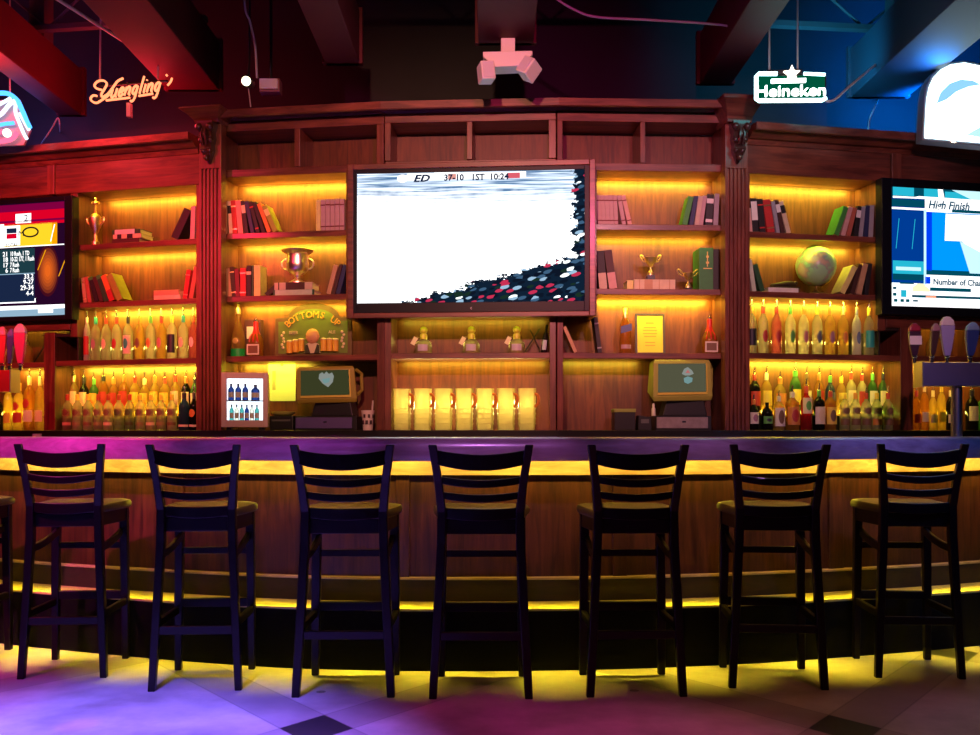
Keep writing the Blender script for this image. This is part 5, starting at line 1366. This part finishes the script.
m = MB(); m.M = Matrix.Rotation(R(7), 4, 'Y'); m.lathe([(2.9*k, .35*k), (3.2*k, .9*k), (3.2*k, 15*k), (2.4*k, 20*k), (1.3*k, 23*k), (1.2*k, 30*k)], 14); m.obj('glass_body', GLS['dark'], t, smooth=True)
m = MB(); m.M = Matrix.Rotation(R(7), 4, 'Y'); shell(m, 3.35*k, 4*k, 14*k, R(40)); m.obj('label', mat('ice label', (.5, .62, .72), .4), t, smooth=True)
t = thing('wire_stand', 'dark crossed wire stand behind the right squat bottle', 'stand', BC.at(531, .2, ZS['C3']), BC.rot); k = BC.m(531)
m = MB(); m.tube([(-8*k, 0, .005), (9*k, 0, 27*k)], .005, 6); m.tube([(-1*k, .012, 26*k), (9*k, .012, 6*k), (9*k, .012, .006)], .004, 6); m.obj('wire', PLAS, t)

# seven clear pitchers
PIT = glass('clear pitcher plastic', (.98, .94, .72), .62, gloss=.25, body=(.97, .92, .62))
px0 = [402.2, 422.8, 443.6, 464.4, 485, 506, 527]
proto_p = None
for i, px in enumerate(px0):
    lab = f'clear yellow-lit pitcher with orange-lit handle, {ORD[i]} from left of seven below the big TV'
    if proto_p is None:
        k = BC.m(px, .1); t = proto_p = thing('pitcher', lab, 'pitcher', BC.at(px, .1, ZC), BC.rot, 'clear pitchers below the big TV')
        prof = [(7.9*k, 0), (8.2*k, .6*k), (8.9*k, 40*k), (9.1*k, 41.5*k)]
        MB().lathe(prof + [(8.6*k, 41.5*k), (7.7*k, 1.2*k)], 20, sq=.35).obj('jug_body', PIT, t, smooth=True)
        m = MB()
        for z in (6, 11, 16, 21): m.lathe([(8.55*k+z*.02*k, z*k), (8.85*k+z*.02*k, (z+.5)*k), (8.55*k+z*.02*k, (z+1)*k)], 20, closed=False, sq=.35)
        m.obj('measure_rings', PIT, t, smooth=True)
        m = MB(); m.tube(curve3([(7.6*k, -.03, 36*k), (11.0*k, -.035, 34*k), (11.2*k, -.035, 27*k), (8*k, -.03, 23*k)], 5), 1.5*k, 8); m.obj('handle', mat('orange-lit grip', (.65, .22, .03), .4), t, smooth=True)  # orange light in the clear handle put into its colour
        m = MB(); m.lathe([(7.2*k, 1.6*k), (7.7*k, 20*k)], 16, sq=.35); 
    else:
        t = copy_tree(proto_p); t['label'] = lab; t.location = BC.at(px, .1, ZC)

# ------------------------------------------------------------------ things on the back counter
# small glass-door fridge
bay = BCL; vf = -.195; k = bay.m(242, vf); frot = R(9)
t = thing('mini_fridge', 'small glass-door fridge with pinkish white case and lit interior', 'fridge', bay.at(244.6, vf, ZC), frot)
FRW = mat('fridge enamel', (.84, .52, .55), .35)
h0, h1 = .02, WZ(372.5, bay.Y(242, vf)) - ZC
w = 22.8*k
m = MB(); dp = .19
m.box(-w, -w+.02, .03, dp, h0, h1).box(w-.02, w, .03, dp, h0, h1).box(-w+.02, w-.02, .03, dp, h1-.02, h1).box(-w+.02, w-.02, .03, dp, h0, h0+.04).box(-w+.02, w-.02, dp-.015, dp, h0+.04, h1-.02)
m.obj('case', FRW, t, bevel=.003)
for sx in (-1, 1): MB().box(sx*w*.7-.015, sx*w*.7+.015, .04, .17, 0, h0).obj('foot', PLAS, t)
fw, fz0, fz1 = 5*k, h0+7*k, h1-6*k
d = MB().box(-w, -w+fw, 0, .028, h0, h1).box(w-fw, w, 0, .028, h0, h1).box(-w+fw, w-fw, 0, .028, h0, fz0).box(-w+fw, w-fw, 0, .028, fz1, h1).obj('door', FRW, t, bevel=.003)
MB().box(-w+fw, w-fw, .008, .012, fz0, fz1).obj('door_glass', glass('fridge glass', (.97, .98, 1), .0, gloss=.5), d)
MB().box(-w+.024, w-.024, dp-.022, dp-.016, h0+.045, h1-.025).obj('light_panel', emis('fridge lamp', (.82, .93, 1.0), 2.4), t)
zsh = h0 + .48*(h1-h0)
MB().box(-w+.02, w-.02, .05, dp-.03, zsh, zsh+.006).obj('shelf', mat('grey wire shelf', (.12, .14, .16), .4), t)
def fb(x, z, H, r_, gl, lab, cp):
    q0 = bay.at(244.6, vf, ZC+z); q = (q0[0]+x*k*math.cos(frot)-.095*math.sin(frot), q0[1]+x*k*math.sin(frot)+.095*math.cos(frot), q0[2]); bottle(q, frot, H, r_*k, 'round', gl, lab, group='bottles inside the small fridge', cap=cp, lab=('white', .15, .42), pour=False)
for i, x in enumerate((-14.5, -7.5, -.5)): fb(x, zsh+.006, 20*k, 3.1, 'blue', f'blue bottle on the upper fridge shelf, {ORD[i]} from left', 'navy')
fb(9.5, zsh+.006, 19*k, 4.4, 'blue', 'wide dark blue bottle at right on the upper fridge shelf', 'navy')
for i, x in enumerate((-14, -9, -4, 1, 6, 11)): fb(x, h0+.04, 20*k, 2.3, ('teal', 'clear', 'teal', 'blue', 'clear', 'teal')[i], f'{("teal", "clear", "teal", "blue", "clear", "teal")[i]} bottle on the fridge floor, {ORD[i]} from left', 'blue')

# paper notice
t = thing('paper_notice', 'pale green lit paper notice pinned to the back board beside the fridge', 'notice', BCL.at(282, .252, BCL.z(401, 282, .252)), BCL.rot); k = BCL.m(282, .31)
MB().box(-14.5*k, 14*k, 0, .0025, 0, 40*k).obj('sheet', mat('notice paper', (.62, .70, .30), .7), t)
MB().box(-10*k, -6.5*k, -.0015, 0, 11*k, 30*k).obj('printed_strip', mat('faded ink', (.30, .30, .12), .7), t)
MB().lathe([(1.4*k, 0), (1.0*k, .8*k)], 10, (0, 0, 0)) and None
m = MB(); m.M = Matrix.Translation((0, 0, 36.5*k)) @ Matrix.Rotation(R(90), 4, 'X'); m.lathe([(1.7*k, 0), (1.2*k, .006)], 10); m.obj('pin', mat('dark pin', (.08, .1, .03), .4), t)

# cash registers
def register(bay, px, v, w, ytop, ybot, label, bodyc, sc, mark, fold):
    k = bay.m(px, v); t = thing('cash_register', label, 'cash register', bay.at(px, v, ZC + .094), bay.rot)
    z0 = bay.z(ybot, px, v) - ZC - .094; z1 = bay.z(ytop, px, v) - ZC - .094; h = z1-z0
    BM = mat('register shell '+label[:9], bodyc, .4)
    MB().prism([(-w*.3*k, 0), (w*.42*k, 0), (w*.36*k, z0+.02), (-w*.22*k, z0+.02)], .02, .16).obj('stand', PLAS, t, bevel=.005)
    M = Matrix.Translation((0, 0, z0)) @ Matrix.Rotation(R(9), 4, 'X') @ Matrix.Rotation(R(8), 4, 'Z')
    hw = w*k/2
    m = MB(); m.M = M; m.bar([[(-hw*.97, -.01, 0), (hw*.97, -.01, 0), (hw*.8, .17, .03), (-hw*.8, .17, .03)], [(-hw, -.02, h*.12), (hw, -.02, h*.12), (hw*.84, .19, h*.15), (-hw*.84, .19, h*.15)],
           [(-hw*.98, .005, h*.92), (hw*.93, .005, h*.92), (hw*.8, .19, h*.85), (-hw*.8, .19, h*.85)], [(-hw*.93, .02, h), (hw*.88, .02, h), (hw*.75, .17, h*.92), (-hw*.75, .17, h*.92)]])
    m.obj('shell', BM, t, bevel=.008)
    def face(x, f, off): return (x*hw, -.02 + .025*(f-.12)/.8 - off, h*f)
    def quad(x0, x1, f0, f1, o0, o1):
        m = MB(); m.M = M
        m.add([face(x0, f0, o0), face(x1, f0, o0), face(x1*.985, f1, o0), face(x0*.985, f1, o0), face(x0, f0, o1), face(x1, f0, o1), face(x1*.985, f1, o1), face(x0*.985, f1, o1)],
              [(0, 1, 2, 3), (7, 6, 5, 4), (0, 4, 5, 1), (1, 5, 6, 2), (2, 6, 7, 3), (3, 7, 4, 0)]); return m
    rim = mat('register yellow-lit rim', (.80, .66, .10), .35)  # yellow light on the screen edges put into the rim colour
    mm = quad(-.86, .80, .17, .22, .010, .0); mm.obj('screen_lit_rim', rim, t)
    quad(.76, .80, .22, .9, .010, .0).obj('screen_lit_rim', rim, t)
    quad(-.84, .75, .23, .9, .006, .0).obj('screen', sc, t)
    m = MB(); m.M = M
    for pts, mi in mark:
        m.mi = mi; m.add([face(x, f, .0075+.0005*mi) for x, f in pts], [tuple(range(len(pts)))])
    m.obj('screen_mark', [emis('mark pale', (.30, .33, .30), .8), emis('mark rose', (.6, .16, .16), .8), emis('mark slate', (.20, .36, .36), .8)], t)
    m = MB(); m.M = M; m.tube([(hw*.97, .02, h*.2), (hw*1.1, .07, h*.3), (hw*1.1, .08, h*.75), (hw*.95, .05, h*.88)], .012, 8); m.obj('card_reader', BM, t)
    return t
shield = [([(-.22, .80), (-.12, .85), (-.06, .80), (.02, .87), (.10, .80), (.2, .84), (.26, .74), (.22, .58), (.06, .44), (-.12, .55), (-.24, .68)], 0), ([(-.14, .66), (.14, .70), (.10, .58), (-.06, .54)], 2)]
oval = [([(-.06, .66), (.02, .78), (.14, .82), (.28, .74), (.34, .66), (.2, .62), (.05, .62)], 0), ([(.06, .68), (.14, .76), (.22, .68)], 1), ([(.0, .56), (.02, .46), (.14, .42), (.28, .47), (.30, .56), (.14, .60)], 2)]
register(BCL, 327.5, .02, 61, 366.5, 403, 'left cash register with tilted olive screen showing a shield mark', (.34, .28, .04), emis('dim olive screen', (.040, .044, .016), 1), shield, 0)
register(BCR, 682, .02, 63, 359.5, 401, 'right cash register with rounded olive screen and small oval mark', (.42, .44, .08), emis('dim grey screen', (.085, .085, .05), 1), oval, 0)
def drawer(bay, p0, p1, v, label, fc):
    w = (bay.u(p1, v)-bay.u(p0, v))/2; t = thing('till_box', label, 'till', bay.at((p0+p1)/2, v, ZC), bay.rot)
    MB().box(-w, w, .01, .26, 0, .094).obj('case', PLAS, t, bevel=.003)
    MB().box(-w*.97, w*.86, 0, .01, .012, .085).obj('front', fc, t, bevel=.002)
    MB().box(-.012, .012, -.004, 0, .05, .06).obj('lock', CHROME, t)
drawer(BCL, 294.5, 356, -.03, 'black cash drawer with violet front under the left register', mat('violet steel', (.16, .12, .34), .35, .4))
drawer(BCR, 656, 712, -.03, 'cash drawer with worn metal front under the right register', mat('worn steel', (.42, .34, .32), .35, .7, var=.4, nscale=25))
# receipt printer with dish beside left register
w = 12*BCL.m(281); t = thing('receipt_printer', 'low black box carrying a shallow dish, between fridge and left register', 'printer', BCL.at(281, -.02, ZC), BCL.rot)
MB().box(-w, w*1.05, 0, .18, 0, .098).obj('housing', PLAS, t, bevel=.006); MB().box(-w*.8, w*.8, -.003, 0, .06, .072).obj('paper_slot', mat('slot grey', (.1, .1, .1), .5), t)
tag(MB().lathe([(.055, 0), (.075, .012), (.085, .028), (.08, .028), (.06, .010)], 20).obj('dish', mat('yellow green china', (.55, .56, .14), .3), smooth=True, loc=BCL.at(283, .06, ZC+.0985), rotz=0), 'shallow yellow-green dish resting on the black printer', 'dish')
# patterned cup with straw
t = thing('tumbler', 'white patterned cup with a straw, right of the left register', 'cup', BCL.at(367.8, .04, ZC), BCL.rot); k = BCL.m(367)
MB().lathe([(5*k, 0), (5.6*k, 10*k), (6.8*k, 20*k), (6.4*k, 20*k), (5.2*k, 9*k), (.1*k, 1*k)], 16).obj('cup_body', mat('pinkish cup', (.72, .60, .56), .5), t, smooth=True)
m = MB()
for a in (-.6, .1, .8): m.M = Matrix(); shell(m, 6.15*k, 6*k, 10*k, R(13), 3, a); shell(m, 6.9*k, 12.5*k, 16*k, R(10), 3, a+.35)
m.obj('dark_pattern', mat('cup print', (.06, .03, .04), .5), t)
MB().tube([(2*k, 0, 1.5*k), (4.6*k, 0, 20*k), (5.4*k, 0, 30*k)], .9*k, 8).obj('straw', mat('straw', (.62, .52, .5), .5), t)
# box and card terminal left of the right register
t = thing('napkin_box', 'black box with green lit top, left of the right register', 'box', BCR.at(625, .0, ZC), BCR.rot); k = BCR.m(625)
MB().box(-10.5*k, 10.5*k, 0, .12, 0, 18*k).obj('case', PLAS, t, bevel=.003); MB().box(-11*k, 11*k, -.003, .124, 18*k, 21.5*k).obj('lid', mat('moss green lid', (.30, .36, .06), .4), t, bevel=.003)
t = thing('card_terminal', 'small black card terminal between napkin box and right register', 'card terminal', BCR.at(645, -.02, ZC), BCR.rot)
MB().prism([(-7*k, 0), (7*k, 0), (6.5*k, 13*k), (-6.5*k, 15*k)], 0, .10).obj('body', PLAS, t, bevel=.004); MB().box(-4*k, 4*k, -.002, 0, 7*k, 11*k).obj('keypad', mat('grey keys', (.12, .13, .12), .4), t)
tag(MB().lathe([(2*k, 0), (2*k, 7*k), (1.2*k, 8.5*k), (1.4*k, 11*k), (.8*k, 12.5*k)], 12).obj('salt_shaker', mat('ivory', (.78, .74, .58), .4), smooth=True, loc=BCR.at(653.5, -.0, ZC+.0945), rotz=0), 'small ivory shaker standing on the right cash drawer', 'shaker')

# row under the centre-left shelf: champagne, boxed figure
k = BCL.m(238.5, .1); t = thing('champagne_bottle', 'tall slender bottle with green liquid, left of the pub sign', 'bottle', BCL.at(238.3, .1, ZS['CL3']), BCL.rot)
MB().lathe([(7*k, 0), (7.4*k, 1*k), (7.2*k, 14*k), (6*k, 23*k), (3.2*k, 33*k), (2.2*k, 40*k), (2.2*k, 44*k)], 18).obj('glass_body', GLS['gold'], t, smooth=True)
MB().lathe([(7.0*k, .6*k), (7.1*k, 8*k)], 18).obj('green_liquid', mat('green liqueur', (.01, .42, .06), .3), t, smooth=True) 
shell(MB(), 7.55*k, 0.5*k, 8.2*k, R(80)).obj('green_foot_label', mat('emerald paper', (.01, .45, .08), .4), t, smooth=True)
MB().lathe([(2.5*k, 43*k), (2.6*k, 47*k), (1.6*k, 52*k), (1.2*k, 53*k)], 12).obj('foil', mat('pale foil', (.75, .68, .35), .3, .6), t, smooth=True)
m = MB(); m.ball((0, -7.4*k, 16*k), 3*k, 12, sy=.12); m.obj('medallion', mat('ochre medal', (.65, .45, .12), .4), t, smooth=True)
def wax_bottle(bay, px, v, zs, H, label):
    k = bay.m(px, v); t = thing('wax_dipped_bottle', label, 'bottle', bay.at(px, v, zs), bay.rot)
    MB().lathe([(6.8*k, 0), (7.2*k, .6*k), (7.2*k, H*.42*k), (6*k, H*.5*k), (3.2*k, H*.6*k), (2.3*k, H*.7*k)], 16, sq=.3).obj('glass_body', GLS['amber'], t, smooth=True)
    m = MB().lathe([(4.6*k, H*.55*k), (3.4*k, H*.62*k), (2.6*k, H*.7*k), (2.7*k, H*.86*k), (1.8*k, H*.88*k)], 14)
    for a in (-2.2, -1.6, -1.0): m.tube([(4.4*k*math.cos(a), 4.4*k*math.sin(a), H*.56*k), (6.6*k*math.cos(a), 6.6*k*math.sin(a), H*.48*k), (7.6*k*math.cos(a), 7.6*k*math.sin(a), H*.36*k)], .8*k, 6)
    m.obj('wax_seal', RED, t, smooth=True)
    m = MB().lathe([(2*k, H*.88*k), (2*k, H*.93*k), (1*k, H*.95*k)], 10); m.tube([(0, 0, H*.94*k), (.4*k, 0, H*k)], .8*k, 6); m.obj('pourer', CHROME, t, smooth=True)
    m = MB(); m.box(-6.4*k, 6.4*k, -8.2*k, -7.9*k, 1.5*k, H*.30*k); m.obj('label', PR['white'], t); MB().box(-5*k, 5*k, -8.35*k, -8.2*k, 3*k, H*.30*k-1.5*k).obj('label_print', PR['brown'], t)
wax_bottle(BCL, 256, .08, ZS['CL3'], 40, 'red wax-dipped bottle with white label, left of the pub sign')
wax_bottle(BCR, 709.5, .08, ZS['CR3'], 40, 'red wax-dipped bottle with white label, beside the right pilaster')
k = BCL.m(253, .2); t = thing('display_box', 'dark box with white window behind the wax-dipped bottle at left', 'box', BCL.at(253, .16, ZS['CL3']), BCL.rot)
MB().box(-9*k, 8*k, 0, .06, 0, 38*k).obj('case', mat('brown card', (.10, .04, .04), .5), t, bevel=.003); MB().box(-6.5*k, 1.5*k, -.002, 0, 19*k, 31*k).obj('window_card', WHITE, t)
# centre right shelf row
book_row(BCR, ZS['CR3'], [(570.5, 3.6, 28, -24, 'tan')], 'cubby under the TV\'s right end', 'books in the cubby under the TV\'s right end', lo=563)
book_row(BCR, ZS['CR3'], [(598, 4.2, 36, -7, 'black', D2('grey')), ], 'shelf left of the blue labelled whisky bottle', 'books left of the whisky bottle')
t = thing('whisky_bottle', 'whisky bottle with slanted blue label and gold top, left of framed certificate', 'bottle', BCR.at(625.2, .1, ZS['CR3']), BCR.rot); k = BCR.m(625, .1)
MB().lathe([(5.2*k, 0), (5.8*k, .6*k), (5.4*k, 26*k), (4.4*k, 31*k), (2.6*k, 36*k), (2.2*k, 38*k)], 14, sq=.3).obj('glass_body', GLS['amber'], t, smooth=True)
m = MB(); m.add([(-5.6*k, -6.4*k, 20*k), (5.6*k, -6.4*k, 23*k), (5.4*k, -6.3*k, 30*k), (-5.4*k, -6.3*k, 27*k)], [(0, 1, 2, 3)]); m.obj('slanted_label', mat('blue label', (.06, .08, .26), .4), t)
shell(MB(), 6.6*k, 5*k, 9*k, R(50)).obj('lower_label', mat('mauve label', (.42, .28, .30), .4), t, smooth=True)
MB().lathe([(2.6*k, 33*k), (2.9*k, 38*k), (2.7*k, 45*k), (2*k, 46*k)], 12).obj('gold_cap', GOLD, t, smooth=True)
t = thing('framed_certificate', 'bright yellow framed certificate standing on the shelf right of the whisky bottle', 'picture frame', BCR.at(650.5, .12, ZS['CR3']), BCR.rot); k = BCR.m(650, .12)
M = Matrix.Rotation(R(-4), 4, 'X')
m = MB(); m.M = M; m.box(-15*k, -13*k, 0, .015, 0, 41.5*k).box(13*k, 15*k, 0, .015, 0, 41.5*k).box(-13*k, 13*k, 0, .015, 0, 2*k).box(-13*k, 13*k, 0, .015, 39.5*k, 41.5*k); m.obj('frame', mat('olive black frame', (.06, .06, .02), .4), t)
m = MB(); m.M = M; m.box(-13*k, 13*k, .006, .01, 2*k, 39.5*k); m.obj('certificate', mat('yellow paper', (.92, .86, .06), .6), t)
m = MB(); m.M = M
for z, x in ((32, 4), (31, 4), (27, 6), (24, 7), (21, 7), (18, 6), (12, 5), (9, 5)): m.box(-x*k, x*k, .0045, .006, z*k, (z+.7)*k)
m.obj('printed_lines', mat('pale brown ink', (.62, .48, .05), .6), t)

# ------------------------------------------------------------------ beer towers standing on the bar
def tower(x0, x1, D, z0, z1, cols, label, facem, sidem, dep=.12):
    t = thing('beer_tower', label, 'beer tower', ((x0+x1)/2, D, 1.085)); w = (x1-x0)/2
    MB().box(-w, w, 0, dep, z0-1.085, z1-1.085).obj('tap_box', facem, t, bevel=.004)
    for sx in (-1, 1): MB().box(sx*w-.003*sx, sx*(w+.004), -.002, dep+.002, z0-1.09, z1-1.08).obj('end_cap', sidem, t)
    for c in cols:
        MB().lathe([(.06, 0), (.06, .012), (.032, .02), (.03, z0-1.085)], 16, (c, dep/2, 0)).obj('column', STEEL, t, smooth=True)
    return t
Dt = 5.75
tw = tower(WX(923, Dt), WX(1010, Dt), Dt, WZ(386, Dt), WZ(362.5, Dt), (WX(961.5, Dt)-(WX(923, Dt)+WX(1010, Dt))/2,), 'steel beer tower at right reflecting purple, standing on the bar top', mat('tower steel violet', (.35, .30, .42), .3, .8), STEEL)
Dl = 5.95
tower(WX(-85, Dl), WX(10, Dl), Dl, WZ(391.5, Dl), WZ(370, Dl), (WX(-40, Dl)-(WX(-85, Dl)+WX(10, Dl))/2,), 'beer tower at the left edge glowing red, standing on the bar top', mat('tower red enamel', (.70, .03, .03), .3, .3), STEEL)
def tap(px, D, ztop, w, h, label, body, top, lean=0, lab=None):
    t = thing('tap_handle', label, 'tap handle', (WX(px, D), D+.05, ztop), 0, 'beer tap handles on the left tower' if px < 400 else 'beer tap handles on the right tower'); k = D/F
    L = math.tan(R(lean))
    MB().lathe([(.011, 0), (.011, .03), (.016, .035), (.012, .042)], 10).obj('ferrule', CHROME, t, smooth=True)
    hh = h*k
    m = MB().bar([(L*.04, 0, .042, w*.42*k, .02), (L*hh*.3, 0, hh*.3, w*.62*k, .026), (L*hh*.62, 0, hh*.62, w*.95*k, .032), (L*hh*.8, 0, hh*.8, w*k, .034)])
    m.obj('grip', body, t, bevel=.005)
    m = MB().bar([(L*hh*.8, 0, hh*.8, w*1.02*k, .036), (L*hh*.9, 0, hh*.9, w*.9*k, .034), (L*hh, 0, hh, w*.35*k, .02)]); m.obj('finial', top, t, bevel=.006)
    if lab: MB().box(-w*.5*k+L*hh*.5, w*.5*k+L*hh*.5, -.022, -.018, hh*.46, hh*.68).obj('badge', lab, t)
zt_ = WZ(362.5, Dt)
DK = mat('dark tap resin', (.05, .02, .04), .35); 
tap(918, Dt, zt_, 12, 40, 'dark tap handle with white badge and red top, leftmost on the right tower', DK, mat('wine red resin', (.30, .02, .05), .35), 0, WHITE)
tap(935.5, Dt, zt_, 8, 40, 'slim dark tap handle leaning right on the right tower', mat('dark brown resin', (.06, .03, .03), .35), mat('mauve resin', (.35, .2, .25), .4), 6)
tap(951, Dt, zt_, 14, 47, 'large pale lavender tap handle on the right tower', mat('lavender resin', (.36, .36, .72), .35), mat('white resin', (.72, .72, .80), .4), 0)
tap(974, Dt, zt_, 13, 41, 'dark blue tap handle near the right edge', mat('blue resin', (.03, .07, .30), .35), mat('pale blue resin', (.2, .4, .7), .4), 4)
zt_ = WZ(370, Dl)
tap(16.5, Dl, zt_, 12, 47, 'pink topped magenta tap handle on the left tower', mat('magenta resin', (.72, .05, .18), .35), mat('pink resin', (.78, .40, .52), .4), 0)
tap(5.5, Dl, zt_, 7, 42, 'slim dark blue tap handle with silver base on the left tower', mat('indigo resin', (.07, .05, .25), .35), mat('indigo top', (.12, .10, .4), .4), 3)
tap(-1.5, Dl, zt_, 9, 44, 'bright red tap handle cut off at the left edge', mat('scarlet resin', (.75, .04, .05), .35), mat('rose resin', (.8, .25, .3), .4), 0)
# drip tray
t = thing('drip_tray', 'steel drip tray on the bar under the right beer tower', 'tray', (WX(935, 5.62), 5.62, 1.0855)); 
MB().box(-.22, .28, -.10, .10, 0, .018).obj('pan', STEEL, t, bevel=.003)
m = MB()
for i in range(12): m.box(-.20+.04*i, -.185+.04*i, -.09, .09, .018, .022)
m.obj('grate', CHROME, t)
t = thing('shot_glass', 'small clear glass on the bar by the left bay divider', 'glass', (WX(37, 5.75), 5.75, 1.0855))
MB().lathe([(.02, 0), (.022, .004), (.026, .05), (.024, .05), (.02, .008)], 16).obj('glass_body', GLS['clear'], t, smooth=True)
# ------------------------------------------------------------------ light
# under-shelf LED strips
def dz(b, y, p): return b.z(y, p)
P_ = LEDP
for b, p0, p1, z, pw, col in (
    (BL, 79, 197, BL.z(185.5, 190), 1.0, YEL), (BL, 79, 197, ZS['L1']-.038, 1.0, YEL), (BL, 79, 197, ZS['L2']-.038, 1.2, YG), (BL, 56, 197, ZS['L3']-.038, 1.3, YG),
    (BCL, 223, 346, ZS['CL0']-.05, 1.4, YEL), (BCL, 223, 346, ZS['CL1']-.038, 1.2, YEL), (BCL, 223, 346, ZS['CL2']-.038, 1.0, YEL), (BCL, 223, 300, ZS['CL3']-.038, .9, YG),
    (BC, 392, 549, ZS['C3']-.038, .45, YEL),
    (BCR, 597, 722, ZS['CR0']-.05, 1.1, YEL), (BCR, 597, 722, ZS['CR1']-.038, .8, YEL), (BCR, 597, 722, ZS['CR2']-.038, 1.6, YEL), (BCR, 564, 650, ZS['CR3']-.038, .4, YG),
    (BR, 750, 876, BR.z(177, 800), 1.1, YG), (BR, 750, 876, ZS['R1']-.038, 1.0, YG), (BR, 750, 876, ZS['R2']-.038, 1.2, YG), (BR, 750, 898, ZS['R3']-.038, 1.3, YG),
    (BR, 914, 1000, ZS['RR3']-.038, 1.2, YEL), (BR, 914, 1000, ZS['RR3']+.34, .5, YEL), (BL, -10, 45, ZS['LL3']-.038, 1.0, YEL), (BL, -10, 45, ZS['LL3']+.33, .5, YG)):
    led(b, p0, p1, z, pw*P_, col)
# warm glow strip at the back of the counter behind the pitchers
a, b = BC.at(394, .24, ZC+.17), BC.at(538, .24, ZC+.17)
strip('pitcher_back_light', a, b, (-BC.N.x, -BC.N.y, .1), .05, 13, (1.0, .84, .30))
led(BC, 392, 549, ZS['C3']+.245, .25*P_, YG)
# strips lighting the lower bottle displays from the counter
for B_, p0, p1, pw in ((BL, 62, 196, 3.0), (BR, 750, 896, 3.0), (BR, 914, 1000, 2.0), (BL, -5, 44, 2.0)):
    strip('bottle_back_light', B_.at(p0, .25, ZC+.13), B_.at(p1, .25, ZC+.13), (-B_.N.x, -B_.N.y, .25), .02, pw, (1.0, .78, .10))

for B_, p0, p1, zz, pw in ((BL, 80, 197, ZS['L3'], 2.2), (BR, 749, 876, ZS['R3'], 2.2), (BC, 410, 530, ZS['C3'], .8)):
    strip('bottle_back_light', B_.at(p0, .25, zz+.10), B_.at(p1, .25, zz+.10), (-B_.N.x, -B_.N.y, .15), .02, pw, (1.0, .80, .14))
# added unseen fill spots below the beams, put in to colour bar and floor
spot('red fill spot', (-4.0, 2.6, 3.4), (-2.75, 7.0, 2.3), 820, (1.0, .015, .07), 38, .8)
spot('warm fill spot', (-2.2, 1.8, 3.4), (-2.6, 6.9, 2.2), 340, (1.0, .45, .25), 34, .9)  # added warm fill for the left bay
spot('red fill spot', (-2.2, 1.8, 3.4), (-1.9, 6.7, 2.3), 620, (1.0, .02, .06), 15, .9)
spot('magenta fill spot', (-3.2, 2.0, 3.4), (-2.5, 5.1, .95), 900, (1.0, .03, .50), 28, .9)
spot('violet floor fill spot', (-1.45, 1.4, 3.4), (-1.55, 2.85, 0), 4200, (.21, .13, 1.0), 46, .6)
spot('pink floor fill spot', (-3.0, 1.6, 3.4), (-2.6, 4.3, 0), 600, (1.0, .03, .60), 22, .9)
spot('rose floor fill spot', (.2, 1.4, 3.4), (.1, 2.75, 0), 300, (1.0, .06, .45), 46, .6)
spot('amber floor fill spot', (2.0, 1.4, 3.4), (1.8, 2.85, 0), 130, (1.0, .30, .16), 50, .6)
spot('blue fill spot', (3.4, 2.0, 3.4), (2.4, 5.1, 1.0), 140, (.05, .18, 1.0), 30, .8)
spot('purple fill spot', (1.6, 1.6, 3.4), (1.9, 6.6, 2.2), 480, (.85, .36, .42), 40, .9)
spot('warm fill spot', (-.4, 1.6, 3.4), (-.25, 6.6, 2.3), 620, (1.0, .45, .27), 48, .9)  # added warm fill from the camera side
spot('crimson fill spot', (.3, 1.6, 3.4), (.1, 6.5, 2.7), 360, (1.0, .05, .32), 46, .9)
for x_, c_, p_ in ((-2.0, (.90, .06, .85), 330), (-1.0, (.70, .10, 1.0), 260), (.0, (.65, .20, .80), 210), (1.0, (.55, .22, .75), 190), (2.0, (.40, .24, .9), 190)):
    spot('rail fill spot', (x_*.85, 1.8, 3.4), (x_, 4.78+.07*x_*x_, 1.06), p_, c_, 17, 1.0)  # added wash that brightens the arm rail
spot('pink floor streak fill', (-2.4, 1.5, 3.4), (-1.61, 3.9, 0), 260, (1.0, .05, .45), 2.4, .6, .01)  # added narrow spot making the pink streak on the floor
spot('blue floor corner fill', (2.4, 1.5, 3.4), (1.95, 3.85, 0), 60, (.06, .12, 1.0), 16, 1.0)  # added spot tinting the right floor corner blue
# small halogens over the right bays
spot('pilaster halogen', (WX(745, 6.25), 6.2, 3.0), (WX(741, 6.5), 6.5, 2.72), 1.2, (1.0, .75, .45), 50, .8, .01)
spot('frieze halogen', (WX(782, 6.3), 6.2, 3.08), (WX(782, 6.7), 6.7, 2.86), 1.2, (1.0, .75, .5), 60, .9, .01)
spot('frieze halogen', (WX(947, 6.6), 6.5, 3.05), (WX(947, 6.9), 6.95, 2.86), 1.2, (1.0, .65, .4), 60, .9, .01)
# light thrown by the signs
point('script neon glow', px3(135, 98, 6.75), 24, (1.0, .03, .05), .25)
spot('light box glow', px3(800, 95, 6.3), px3(830, 60, 7.9), 60, (.02, .50, .9), 110, .9, .15)
point('light box glow', px3(791, 96, 5.95), 2.5, (.10, .75, .8), .1)
spot('big sign glow', px3(935, 110, 6.85), px3(935, 30, 7.9), 260, (.0, .20, 1.0), 120, .9, .2)
spot('big sign glow', px3(940, 62, 6.45), (2.45, 6.2, 4.4), 120, (.0, .25, 1.0), 125, .8, .2)
point('edge neon glow', px3(8, 118, 7.3), 7, (.16, .22, 1.0), .25)
point('edge neon red glow', px3(-20, 80, 6.3), 26, (1.0, .04, .05), .2)
# dim room
w = bpy.data.worlds.new('dim room'); S.world = w; w.use_nodes = True
w.node_tree.nodes['Background'].inputs[0].default_value = (.35, .25, .5, 1); w.node_tree.nodes['Background'].inputs[1].default_value = .02
